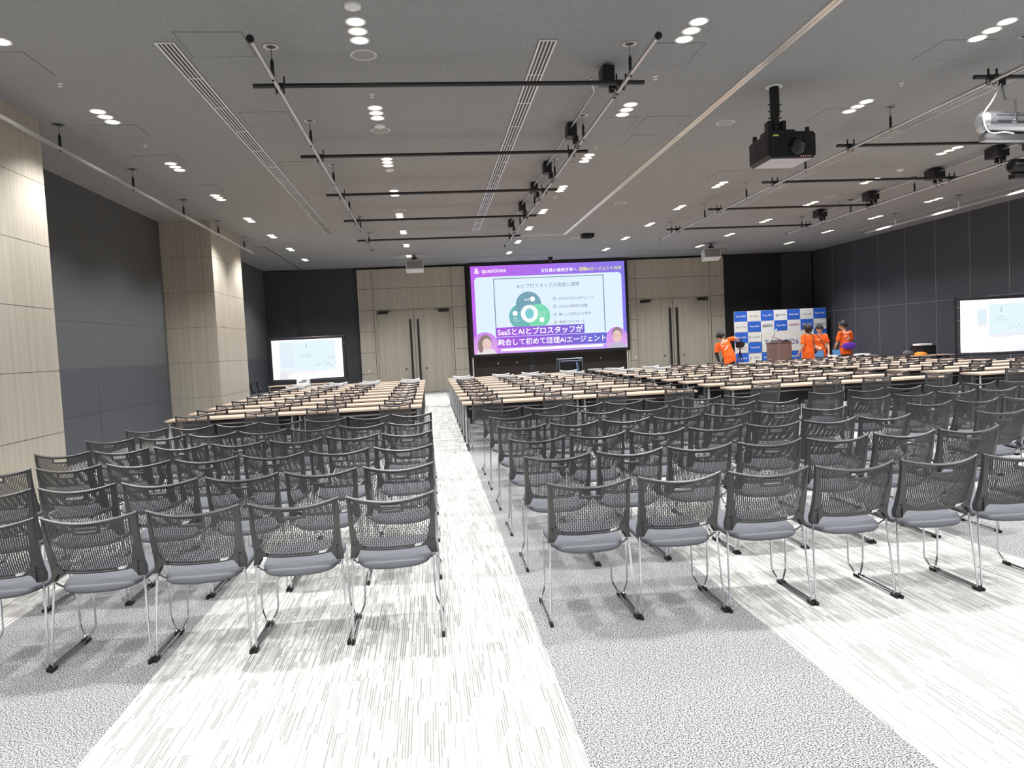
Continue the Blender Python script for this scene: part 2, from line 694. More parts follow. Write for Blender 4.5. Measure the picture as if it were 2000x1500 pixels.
def double_door(n, x0, x1, dx0, dx1, cx):
    """timber wall bay x0..x1 with a double door dx0..dx1"""
    Y = 26.3
    top = 2.94
    mb = MB()
    fr = 0.09
    mb.box((x0, Y, 0), (dx0 - fr, YB, 4.42), 0)
    mb.box((dx1 + fr, Y, 0), (x1, YB, 4.42), 0)
    mb.box((dx0 - fr, Y, top + 0.03), (dx1 + fr, YB, 4.42), 0)
    for k in range(1, 6):
        z = 0.747 * k
        for a, b in ((x0, dx0 - fr), (dx1 + fr, x1)):
            mb.box((a, Y - 0.001, z - 0.006), (b, Y + 0.002, z + 0.006), 1)
        if z > top:
            mb.box((dx0 - fr, Y - 0.001, z - 0.006), (dx1 + fr, Y + 0.002, z + 0.006), 1)
    for x in (dx0 - fr, dx1 + fr):
        mb.box((x - 0.006, Y - 0.001, 0), (x + 0.006, Y + 0.002, 4.42), 1)
    mb.box((x0 + 0.2, Y - 0.012, 0.83), (x0 + 0.27, Y, 0.88), 2)
    struct('wall_back_timber_bay' if n == 1 else 'wall_back_timber_side', mb, [WALL_WOOD, SEAM_DARK, WHITE_PAINT])
    mb = MB()
    mb.box((dx0 - fr + 0.006, Y + 0.02, 0), (dx0, YB, top + 0.03), 0)
    mb.box((dx1, Y + 0.02, 0), (dx1 + fr - 0.006, YB, top + 0.03), 0)
    mb.box((dx0, Y + 0.02, top), (dx1, YB, top + 0.03), 0)
    d = struct('door_%d' % n, mb, WALL_WOOD)
    for a, b, s in ((dx0, cx, 1), (cx, dx1, -1)):
        q = MB()
        q.box((a + 0.008, Y + 0.03, 0.01), (b - 0.008, Y + 0.08, top - 0.008))
        leaf = q.build('door_leaf', WALL_WOOD, d, 0.003)
        hx = cx - s * 0.13
        q = MB()
        q.box((hx - 0.035, Y - 0.06, 0.25), (hx + 0.035, Y - 0.02, 2.62))
        q.box((hx - 0.02, Y - 0.03, 0.5), (hx + 0.02, Y + 0.03, 0.54))
        q.box((hx - 0.02, Y - 0.03, 2.3), (hx + 0.02, Y + 0.03, 2.34))
        h = q.build('door_handle', BLACK_METAL, leaf, 0.004)
        h['label'] = 'long black bar handle'
        q = MB()
        ex = a + 0.05 if s == 1 else b - 0.05
        q.box((min(ex, ex + s * 0.36), Y - 0.05, top - 0.10), (max(ex, ex + s * 0.36), Y + 0.03, top - 0.02))
        q.box((min(ex, ex + s * 0.46), Y - 0.03, top - 0.025), (max(ex, ex + s * 0.46), Y - 0.01, top - 0.0))
        q.build('door_closer', BLACK_METAL, leaf)
        q = MB()
        q.tube([(cx - s * 0.36, Y + 0.015, 0.86), (cx - s * 0.36, Y + 0.035, 0.86)], 0.03, 12)
        q.build('door_lock', BLACK_METAL, leaf)


double_door(1, -2.42, 1.37, -1.81, 0.79, -0.505)
double_door(2, 7.29, 10.97, 7.71, 10.35, 8.99)


def build_trims():
    # movable wall tracks in the ceiling: bright metal channels
    k = 1

    def rail(lo, hi, m):
        nonlocal k
        mb = MB()
        x0, y0 = lo
        x1, y1 = hi
        if abs(x1 - x0) < abs(y1 - y0):
            mb.box((x0 - 0.048, y0, CEIL - 0.012), (x0 - 0.006, y1, CEIL + 0.001))
            mb.box((x0 + 0.006, y0, CEIL - 0.012), (x0 + 0.048, y1, CEIL + 0.001))
            mb.box((x0 - 0.012, y0, CEIL - 0.003), (x0 + 0.012, y1, CEIL + 0.001))
        else:
            mb.box((x0, y0 - 0.032, CEIL - 0.012), (x1, y0 - 0.010, CEIL + 0.001))
            mb.box((x0, y0 + 0.010, CEIL - 0.012), (x1, y0 + 0.032, CEIL + 0.001))
            mb.box((x0, y0 - 0.012, CEIL - 0.003), (x1, y0 + 0.012, CEIL + 0.001))
        struct('trim_%d' % k, mb, m)
        k += 1
    tr = mat('track_metal', (240, 234, 226), 0.3, 0.55)
    rail((3.84, YF), (3.84, 20.03), tr)
    rail((-4.6, 20.0), (3.81, 20.0), tr)
    rail((13.2, YF), (13.2, 21.3), tr)
    for a, b in (((-4.3, 20.52), (-4.27, 26.4)), ((-4.54, 20.49), (-4.27, 20.52)), ((-4.2, 24.4), (10.5, 24.408)), ((-4.6, 26.38), (14.4, 26.44))):
        mb = MB()
        mb.box((a[0], a[1], CEIL - 0.003), (b[0], b[1], CEIL + 0.002))
        struct('trim_%d' % k, mb, CEIL_DARK)
        k += 1


build_trims()


# ================================================================== CEILING THINGS
COLNAME = ['along the left wall', 'above the left block', 'above the middle block', 'right of the big ceiling projector',
           'over the right-hand pipes', 'along the right wall']


def build_downlights():
    lens_w = emit('downlight_glow', (255, 252, 246), 6.0)
    lens_y = emit('downlight_glow_warm', (255, 226, 170), 3.5)
    for m in (lens_w, lens_y):
        m.cycles.emission_sampling = 'NONE'
    protos = {}
    for key, lm in (('w', lens_w), ('y', lens_y)):
        t = thing('downlight', 'x', 'ceiling light')
        mb = MB()
        mb.ring((0, 0), 0.078, 0.096, -0.006, 0.0, 24)
        mb.build('trim_ring', WHITE_PAINT, t)
        mb = MB()
        mb.tube([(0, 0, -0.004), (0, 0, -0.001)], 0.079, 24)
        mb.build('lens', lm, t)
        protos[key] = (t, [])
    vis = [(0, range(4, 12)), (1, range(4, 12)), (2, range(4, 12)), (3, range(4, 12)), (4, range(6, 12)), (5, range(8, 12))]
    for ci, rows in vis:
        for n, ri in enumerate(rows):
            for j, dy in enumerate((-0.2, 0, 0.2)):
                key = 'y' if j == 1 else 'w'
                pos = ('near', 'warm middle', 'far')[j]
                lab = '%s downlight of %s trio from camera, row %s' % (pos, ORD[n], COLNAME[ci])
                p, u = protos[key]
                place(p, u, (LIGHT_X[ci], LIGHT_Y[ri] + dy, CEIL), 0, lab, 'ceiling downlights ' + COLNAME[ci])
    # the lamps behind and beside the camera, out of the picture
    mb = MB()
    for x in LIGHT_X:
        for y in LIGHT_Y[:4]:
            for dy in (-0.2, 0, 0.2):
                mb.tube([(x, y + dy, CEIL - 0.004), (x, y + dy, CEIL - 0.001)], 0.079, 16)
    struct('trim_20', mb, lens_w)


build_downlights()


def build_vents():
    for label, x, y0, y1 in (('long white slotted air vent above the left block, left of the left pipe', -2.305, 7.3, 18.62),
                             ('long white slotted air vent crossing behind the middle black bars', 1.32, 7.27, 18.78),
                             ('long slotted air vent running just behind the right-hand silver pipe', 7.26, 6.9, 18.45)):
        t = thing('air_vent', label, 'air vent', (x, 0, CEIL), group='linear ceiling vents')
        w = 0.092
        mb = MB()
        mb.box((-w, y0, -0.004), (w, y1, -0.001))
        mb.build('vent_backing', BLACK_METAL, t)
        mb = MB()
        for k in range(5):
            cx = -w + 0.012 + k * (2 * w - 0.024) / 4
            hw = 0.010 if k in (0, 4) else 0.0065
            mb.box((cx - hw, y0, -0.012), (cx + hw, y1, -0.003))
        mb.box((-w, y0 - 0.015, -0.012), (w, y0 + 0.005, -0.003))
        mb.box((-w, y1 - 0.005, -0.012), (w, y1 + 0.015, -0.003))
        y = y0 + 0.9
        while y < y1:
            mb.box((-w, y - 0.008, -0.010), (w, y + 0.008, -0.003))
            y += 0.95
        mb.build('vent_frame', mat('vent_white', (226, 227, 228), 0.35, 0.3), t)


build_vents()


def hanger(parent, x, y, zp, white=False):
    mb = MB()
    mb.ring((x, y), 0.045, 0.075, CEIL - 0.006, CEIL - 0.0005, 20, 0)
    mb.disc((x, y, CEIL - 0.004), 0.05, 0.003, 20, 1)
    mb.tube([(x, y, CEIL - 0.003), (x, y, zp + 0.16)], 0.003, 6, 1)
    mb.tube([(x, y, zp + 0.19), (x, y, zp + 0.15), (x, y, zp + 0.02), (x, y, zp - 0.03)], [0.004, 0.018, 0.018, 0.012], 8, 2)
    return mb.build('hanger', [ALU, BLACK_METAL, WHITE_PAINT if white else BLACK_METAL], parent)


PIPE_Z = 4.2


def build_pipes():
    specs = [('silver lighting pipe on the left, over the left seating block', -1.36, 6.5, 19.65, [7.4, 9.7, 11.92, 14.2, 16.43, 18.7], 0.021),
             ('silver lighting pipe over the middle block with black boxes along it', 2.165, 6.46, 19.75, [7.36, 9.64, 11.86, 14.15, 16.45, 18.7], 0.021),
             ('silver lighting pipe in front of the third vent, right of the ceiling projector', 6.385, 6.0, 19.5, [7.2, 9.48, 11.75, 14.04, 16.26, 18.56], 0.021),
             ('far right silver lighting pipe with black boxes, near the right wall', 9.85, 8.5, 19.2, [9.4, 11.65, 13.9, 16.15, 18.39], 0.021)]
    for lab, x, y0, y1, hs, r in specs:
        t = thing('lighting_pipe', lab, 'lighting pipe', (0, 0, 0), group='hanging lighting pipes')
        mb = MB()
        mb.tube([(x, y0, PIPE_Z), (x, y1, PIPE_Z)], r, 14)
        y = y0 + 1.1
        while y < y1:
            mb.tube([(x, y - 0.035, PIPE_Z), (x, y + 0.035, PIPE_Z)], r + 0.003, 14)
            y += 2.26
        mb.build('pipe_tube', ALU, t)
        for ye in (y0, y1):
            mb = MB()
            mb.tube([(x, ye - 0.012, PIPE_Z), (x, ye + 0.012, PIPE_Z)], r + 0.012, 14)
            mb.build('end_cap', BLACK_METAL, t)
        for y in hs:
            hanger(t, x, y, PIPE_Z)
    for lab, x, y0, y1, hs, white in (('slim white picture rail hung along the left timber columns', -4.38, 2.0, 19.6, [7.4, 9.7, 11.94, 14.26, 16.49, 18.71], False),
                                      ('slim white hanging rail along the right wall', 12.4, 9.0, 19.6, [11.5, 13.75, 15.95, 18.29], True)):
        t = thing('hanging_rail', lab, 'rail', (0, 0, 0))
        mb = MB()
        mb.box((x - 0.017, y0, PIPE_Z - 0.02), (x + 0.017, y1, PIPE_Z + 0.02))
        mb.build('rail_bar', mat('rail_white', (225, 225, 228), 0.3, 0.7), t)
        mb = MB()
        mb.tube([(x, y1, PIPE_Z), (x, y1 + 0.03, PIPE_Z)], 0.022, 10)
        mb.build('end_cap', WHITE_PAINT, t)
        for y in hs:
            hanger(t, x, y, PIPE_Z, white)
    bars = [(-1.62, 2.42, 7.74, (-1.36, 2.165), 'middle'), (-1.62, 2.4, 10.47, (-1.36, 2.165), 'middle'), (-1.62, 2.4, 13.0, (-1.36, 2.165), 'middle'),
            (-1.62, 2.4, 15.55, (-1.36, 2.165), 'middle'), (-1.62, 2.4, 18.31, (-1.36, 2.165), 'middle'),
            (6.18, 10.05, 7.68, (6.385, 9.85), 'right'), (6.18, 10.05, 10.45, (6.385, 9.85), 'right'), (6.15, 10.0, 12.86, (6.385, 9.85), 'right'),
            (6.15, 10.0, 15.45, (6.385, 9.85), 'right'), (6.1, 10.0, 18.1, (6.385, 9.85), 'right')]
    for i, (x0, x1, y, cl, side) in enumerate(bars):
        n = i % 5
        t = thing('cross_bar', 'black cross bar over the two %s silver pipes, %s from camera' % (side, ORD[n]), 'cross bar', (0, 0, 0), group='black bars across the %s pipes' % side)
        z = PIPE_Z + 0.046
        mb = MB()
        mb.tube([(x0, y, z), (x1, y, z)], 0.0245, 12)
        mb.build('bar_tube', mat('bar_black', (34, 34, 36), 0.3), t)
        for cx in cl:
            mb = MB()
            mb.tube([(cx - 0.05, y, z), (cx + 0.05, y, z)], 0.031, 12)
            for a in (-0.05, 0.05):
                mb.cbox((cx + a, y - 0.02, z + 0.05), (0.014, 0.02, 0.07))
                mb.tube([(cx + a * 0.7, y + 0.033 * math.cos(q * 0.63), PIPE_Z + 0.033 * math.sin(q * 0.63)) for q in range(11)], 0.006, 6)
            mb.build('clamp', BLACK_METAL, t)
    # power boxes with their conduit
    for pi, (px, ys, cy0, cy1, where) in enumerate(((2.1, [7.95, 9.99, 12.05, 13.57, 15.33, 17.4], 8.3, 17.4, 'middle pipe'), (9.8, [11.65, 13.2, 15.25, 17.35], 8.6, 17.4, 'far right pipe'))):
        for n, y in enumerate(ys):
            t = thing('outlet_box', 'black power box clipped above the %s, %s from the camera' % (where, ORD[n]), 'power box', (px, y, 0), group='power boxes on the ' + where)
            mb = MB()
            s = 0.17 if pi == 0 else 0.25
            mb.cbox((-0.03, 0, PIPE_Z + 0.19), (0.13 if pi == 0 else 0.22, s * 1.2, 0.17))
            mb.build('box_body', BLACK_METAL, t, 0.006)
            mb = MB()
            for a in (-s * 0.3, s * 0.3):
                mb.cbox((0.03, a, PIPE_Z + 0.075), (0.05, 0.05, 0.08))
                mb.tube([(0.055 + 0.028 * math.sin(q * 0.6), a, PIPE_Z + 0.028 * math.cos(q * 0.6)) for q in range(7)], 0.008, 6)
            mb.build('hook_clamp', BLACK_METAL, t)
        mb = MB()
        zc = PIPE_Z + 0.21
        p = [(px - 0.12, cy0, CEIL - 0.01), (px - 0.12, cy0 + 0.02, zc + 0.05), (px - 0.05, cy0 + 0.15, zc), (px - 0.05, cy1, zc)]
        mb.tube(fillet(p, 0.08), 0.013, 8)
        o = mb.build('conduit', ALU)
        tag(o, 'thin metal conduit linking the black boxes along the ' + where, 'conduit')


build_pipes()


def build_ceiling_bits():
    # round speaker grilles
    sp = [(-0.5, 7.61, 'pale speaker grille behind the nearest trio of lights'), (-0.5, 10.15, 'pale ringed speaker grille behind the second trio of lights, left side'),
          (4.3, 10.06, 'round speaker grille left of the big ceiling projector'), (4.29, 15.74, 'small far speaker grille right of the pale ceiling track'),
          (9.08, 15.65, 'round speaker grille over the far right pipe'), (-0.47, 15.85, 'faint speaker grille between the far lights over the left block'),
          (4.3, 20.75, 'farthest round speaker grille beside the small black box'), (-0.5, 20.75, 'farthest speaker grille beyond the left pipe')]
    gr = mat('grille_grey', (150, 150, 149), 0.7)
    for x, y, lab in sp:
        t = thing('ceiling_speaker', lab, 'speaker', (x, y, CEIL), group='round ceiling speakers')
        mb = MB()
        mb.ring((0, 0), 0.118, 0.13, -0.008, 0, 28)
        mb.build('grille_rim', WHITE_PAINT, t)
        mb = MB()
        mb.disc((0, 0, -0.005), 0.118, 0.004, 28)
        mb.build('grille', gr, t)
    for x, y, lab in [(-0.505, 8.76, 'tiny sprinkler head over the left block near the first black bar'), (2.72, 8.27, 'tiny sprinkler head right of the middle pipe'),
                      (-3.71, 8.32, 'tiny sprinkler head near the left wall, nearest one'), (-3.72, 10.66, 'tiny sprinkler head near the left wall, second one'),
                      (5.92, 8.56, 'tiny sprinkler head right of the ceiling projector'), (2.71, 14.94, 'far tiny sprinkler head over the middle block'), (2.7, 11.2, 'tiny sprinkler head beside the second bar over the middle block')]:
        mb = MB()
        mb.disc((0, 0, -0.006), 0.03, 0.005, 14)
        mb.tube([(0, 0, -0.006), (0, 0, -0.03)], 0.008, 8)
        mb.disc((0, 0, -0.036), 0.02, 0.006, 12)
        o = mb.build('sprinkler', WHITE_PAINT, loc=(x, y, CEIL))
        tag(o, lab, 'sprinkler', 'ceiling sprinklers')
    for x, y, lab in [(-0.5, 6.55, 'round smoke detector at the top edge beside the nearest lights'), (-0.5, 9.95, 'small smoke detector between the second lights and the ringed speaker'),
                      (-0.5, 12.33, 'small smoke detector behind the third trio of lights'), (9.07, 13.2, 'small smoke detector above the far right pipe')]:
        t = thing('smoke_detector', lab, 'smoke detector', (x, y, CEIL), group='smoke detectors')
        mb = MB()
        mb.tube([(0, 0, -0.0005), (0, 0, -0.02), (0, 0, -0.035)], [0.075, 0.07, 0.03], 20)
        mb.build('detector_base', WHITE_PAINT, t)
        mb = MB()
        mb.disc((0, 0, -0.04), 0.018, 0.006, 12)
        mb.build('detector_cap', mat('pale_dot', (250, 250, 250), 0.3), t)
    pan = [(-2.16, 7.07, 0.61, 0.57, 'left of the left pipe, nearest'), (-2.15, 9.33, 0.58, 0.6, 'left of the left pipe, second'), (-2.15, 11.7, 0.58, 0.6, 'left of the left pipe, third'),
           (-2.15, 14.1, 0.58, 0.6, 'left of the left pipe, fourth'), (-2.15, 16.3, 0.58, 0.6, 'left of the left pipe, fifth'),
           (2.43, 7.35, 0.53, 0.58, 'right of the middle pipe, nearest'), (2.43, 9.75, 0.53, 0.58, 'right of the middle pipe, second'), (2.43, 12.1, 0.53, 0.58, 'right of the middle pipe, third'),
           (3.06, 9.73, 0.6, 0.56, 'left of the pale track, nearest'), (3.1, 10.6, 0.57, 0.54, 'left of the pale track, second'),
           (-4.25, 7.5, 0.6, 0.6, 'by the left wall, nearest'), (-4.1, 9.75, 0.6, 0.55, 'by the left wall, second'), (-4.1, 11.2, 0.6, 0.55, 'by the left wall, third'), (-4.1, 13.1, 0.6, 0.55, 'by the left wall, fourth'),
           (5.55, 7.3, 0.6, 0.55, 'in the top right corner'), (5.5, 9.5, 0.6, 0.6, 'right of the big projector, near the second trio'), (5.4, 13.0, 0.6, 0.6, 'below the big projector')]
    for x, y, w, d, where in pan:
        t = thing('access_panel', 'thin-edged square ceiling access panel ' + where, 'access panel', (x, y, CEIL), group='ceiling access panels')
        mb = MB()
        mb.box((0.005, 0.005, -0.0022), (w - 0.005, d - 0.005, -0.0004))
        mb.build('hatch', CEIL_MAT, t)
        mb = MB()
        e = 0.006
        mb.box((0, 0, -0.0016), (w, e, -0.0002))
        mb.box((0, d - e, -0.0016), (w, d, -0.0002))
        mb.box((0, e, -0.0016), (e, d - e, -0.0002))
        mb.box((w - e, e, -0.0016), (w, d - e, -0.0002))
        mb.build('hatch_gap', CEIL_DARK, t)
    t = thing('dome_camera', 'small black dome camera on the ceiling above the big screen', 'security camera', (4.31, 25.2, CEIL))
    mb = MB()
    mb.disc((0, 0, -0.05), 0.085, 0.0495, 18)
    mb.build('camera_base', BLACK_METAL, t)
    mb = MB()
    mb.ellipsoid((0, 0, -0.09), (0.07, 0.07, 0.07))
    mb.build('camera_dome', mat('dome_gloss', (20, 20, 22), 0.08), t)
    mb = MB()
    mb.disc((0, 0, -0.11), 0.16, 0.109, 20)
    mb.box((-0.17, -0.12, -0.11), (0.17, 0.12, -0.0005))
    o = mb.build('ceiling_sensor', BLACK_METAL, loc=(4.5, 20.1, CEIL))
    tag(o, 'small flat black box on the ceiling near the end of the pale track', 'sensor box')


build_ceiling_bits()


def build_big_projector():
    t = thing('ceiling_projector', 'big black video projector hanging from the ceiling on a thick black post', 'projector', (4.44, 8.47, 0))
    z0, z1 = 3.6, 3.915
    mb = MB()
    w, d = 0.30, 0.52
    c = 0.035
    prof = [(-w + c, z0), (w - c, z0), (w, z0 + c), (w, z1 - c), (w - c, z1), (-w + c, z1), (-w, z1 - c), (-w, z0 + c)]
    mb.loft([[(x, 0.0, z) for x, z in prof], [(x, d, z) for x, z in prof]])
    mb.build('projector_body', mat('projector_black', (42, 42, 44), 0.5), t, 0.004)
    mb = MB()
    mb.box((-w + 0.045, 0.02, z0 - 0.006), (w - 0.045, d - 0.02, z0 + 0.001))
    mb.box((-0.12, 0.2, z0 - 0.009), (0.1, 0.215, z0 - 0.004))
    mb.build('lit_underside', mat('projector_pale', (196, 192, 194), 0.4), t)  # light on the black projector's underside, put into a pale colour
    mb = MB()
    mb.box((-w + 0.02, -0.012, z0 + 0.02), (w - 0.02, 0.002, z1 - 0.02))
    mb.build('front_face', mat('front_black', (16, 16, 17), 0.35), t)
    mb = MB()
    lc = (0.06, 0, z0 + 0.14)
    mb.tube([(lc[0], 0.0, lc[2]), (lc[0], -0.02, lc[2]), (lc[0], -0.055, lc[2]), (lc[0], -0.055, lc[2])], [0.11, 0.11, 0.095, 0.078], 28)
    l = mb.build('lens_barrel', BLACK_METAL, t)
    mb = MB()
    mb.ellipsoid((lc[0], -0.05, lc[2]), (0.076, 0.02, 0.076))
    mb.build('lens_glass', mat('lens_glass', (26, 26, 30), 0.04, spec=0.9), l)
    mb = MB()
    for y0 in (0.06, 0.3):
        for k in range(9):
            mb.box((-w - 0.004, y0, z0 + 0.06 + k * 0.022), (-w + 0.002, y0 + 0.18, z0 + 0.072 + k * 0.022))
    mb.build('side_grille', mat('grille_dark', (60, 60, 63), 0.6), t)
    mb = MB()
    for x, y in ((-w + 0.05, d - 0.06), (w - 0.07, 0.06), (-w + 0.05, 0.06), (w - 0.07, d - 0.06)):
        mb2 = MB()
        mb2.tube([(x, y, z1 - 0.01), (x, y, z1 + 0.06)], 0.026, 12)
        mb2.build('mount_foot', BLACK_METAL, t)
    mb = MB()
    px, py = -0.12, 0.17
    mb.box((px - 0.14, py - 0.1, z1 - 0.005), (px + 0.2, py + 0.12, z1 + 0.04))
    mb.box((px - 0.11, py - 0.06, z1 + 0.03), (px - 0.06, py + 0.06, z1 + 0.16))
    mb.box((px + 0.06, py - 0.06, z1 + 0.03), (px + 0.11, py + 0.06, z1 + 0.16))
    mb.build('mount_bracket', BLACK_METAL, t, 0.004)
    mb = MB()
    mb.tube([(px, py, z1 + 0.03), (px, py, 4.2)], 0.05, 16)
    mb.tube([(px, py, 4.14), (px, py, CEIL - 0.012)], 0.058, 16)
    for z in (4.05, 4.12, 4.2, 4.28):
        mb.tube([(px - 0.085, py, z), (px + 0.085, py, z)], 0.008, 8)
    mb.build('mount_post', mat('post_black', (22, 22, 23), 0.35), t)
    mb = MB()
    mb.disc((px, py, CEIL - 0.013), 0.1, 0.0125, 24)
    mb.build('ceiling_plate', WHITE_PAINT, t)
    mb = MB()
    mb.box((-w + 0.06, -0.014, z1 - 0.06), (-w + 0.13, -0.011, z1 - 0.04))
    q = mb.build('warning_sticker', mat('yellow_sticker', (216, 220, 90), 0.6), t)
    q['label'] = 'small yellow sticker'
    mb = MB()
    for k in range(5):
        mb.box((0.1 + k * 0.03, -0.014, z0 + 0.012), (0.11 + k * 0.03, -0.011, z0 + 0.022))
    mb.build('indicator_lamp', emit('indicator', (255, 190, 180), 1.0), t)


build_big_projector()


def build_small_projectors():
    for x, y, lab, rz in ((-0.33, 23.05, 'small white projector hanging in front of the left double doors', 0.0), (9.17, 22.8, 'small white projector hanging in front of the right double doors', -0.12)):
        t = thing('small_projector', lab, 'projector', (x, y, 0), rz, 'small ceiling projectors')
        M = Matrix.Translation((0, 0, 4.17)) @ Matrix.Rotation(math.radians(-12), 4, 'X')
        mb = MB()
        mb.box((-0.27, 0, -0.15), (0.27, 0.4, 0.15), 0, M)
        mb.build('projector_case', WHITE_PAINT, t, 0.01)
        mb = MB()
        mb.box((-0.245, -0.006, -0.13), (0.245, 0.004, 0.13), 0, M)
        mb.build('front_panel', mat('panel_grey', (140, 142, 146), 0.5), t)
        mb = MB()
        mb.box((-0.08, 0.12, 4.3), (0.08, 0.28, 4.38))
        mb.tube([(0, 0.2, 4.36), (0, 0.2, CEIL - 0.001)], 0.035, 12)
        mb.box((-0.14, 0.18, 4.4), (0.14, 0.22, 4.42))
        mb.build('ceiling_mount', BLACK_METAL, t)


build_small_projectors()


def build_stage_lamps():
    def lampbody(t, c, L, r, body, axis_z):
        M = Matrix.Translation(c) @ Matrix.Rotation(axis_z, 4, 'Z')
        prof = [(-L / 2, r * 0.55), (-L / 2 + 0.02, r * 0.8), (-L / 2 + 0.05, r), (L / 2 - 0.12, r), (L / 2 - 0.1, r * 1.08), (L / 2, r * 1.08)]
        mb = MB()
        rings = []
        for x, q in prof:
            rings.append([tuple(M @ Vector((x, q * math.cos(2 * PI * k / 24), q * math.sin(2 * PI * k / 24)))) for k in range(24)])
        mb.loft(rings)
        for k in range(12):
            a = PI * k / 12 * 2
            mb.cbox((0, 0, 0), (L * 0.6, 0.006, 0.014), 0, M @ Matrix.Rotation(a, 4, 'X') @ Matrix.Translation((-0.02, 0, r + 0.003)))
        mb.build('lamp_housing', body, t)
        mb = MB()
        mb.cbox((0, 0, -r - 0.05), (L * 0.85, 0.12, 0.07), 0, M)
        mb.build('lamp_base', body, t, 0.004)
        mb = MB()
        mb.tube([M @ Vector((0.0, -r - 0.012, -0.02)), M @ Vector((0.0, -r - 0.012, r + 0.10)), M @ Vector((0.0, 0.0, r + 0.14))], 0.011, 8)
        mb.tube([M @ Vector((0.0, -r - 0.025, -0.01)), M @ Vector((0.0, -r + 0.004, -0.01))], 0.022, 10)
        return mb, M
    t = thing('stage_lamp', 'silver stage spotlight hanging at the right edge below the silver pipe', 'stage light', (0, 0, 0))
    c = Vector((6.50, 7.62, 3.72))
    mb, M = lampbody(t, c, 0.72, 0.115, mat('lamp_silver', (196, 198, 203), 0.25, 0.9), 0.12)
    mb.tube([M @ Vector((0, 0, 0.25)), (c.x, 7.68, 4.21)], 0.012, 8)
    mb.build('yoke', CHROME, t)
    mb = MB()
    mb.tube(fillet([(6.45, 7.62, 4.15), (6.30, 7.56, 3.95), (6.12, 7.50, 3.78), (6.16, 7.47, 3.56), (6.36, 7.46, 3.58), (6.46, 7.46, 3.56)], 0.12), 0.008, 8)
    mb.build('power_cable', mat('white_cable', (225, 225, 225), 0.5), t)
    mb = MB()
    mb.tube([(6.44, 7.68, 4.246), (6.56, 7.68, 4.246)], 0.034, 12)
    mb.cbox((6.5, 7.66, 4.19), (0.05, 0.05, 0.09))
    mb.build('lamp_clamp', BLACK_METAL, t)
    t = thing('stage_lamp', 'black stage spotlight hanging below the second right-hand bar at the picture edge', 'stage light', (0, 0, 0))
    c = Vector((9.2, 10.45, 3.88))
    mb, M = lampbody(t, c, 0.5, 0.105, mat('lamp_black', (28, 28, 30), 0.4), 0.1)
    mb.tube([M @ Vector((0, 0, 0.24)), (c.x, 10.45, 4.22)], 0.012, 8)
    mb.build('yoke', BLACK_METAL, t)
    mb = MB()
    mb.tube([(9.14, 10.45, 4.246), (9.26, 10.45, 4.246)], 0.034, 12)
    mb.build('lamp_clamp', BLACK_METAL, t)


build_stage_lamps()


# ================================================================== CHAIRS
def back_surface(u, t):
    """u -1..1 across, t 0..1 up the back shell; rear surface of the shell"""
    hw = 0.221 + 0.004 * t
    x = u * hw
    zt = 0.783 - 0.030 * (1 - u * u)
    zb = 0.478 + 0.020 * abs(u) ** 3
    z = zb + (zt - zb) * t
    y = 0.045 - 0.055 * t - 0.052 * (1 - u * u) * (0.45 + 0.55 * t) - 0.012 * math.sin(PI * t)
    return Vector((x, y, z))


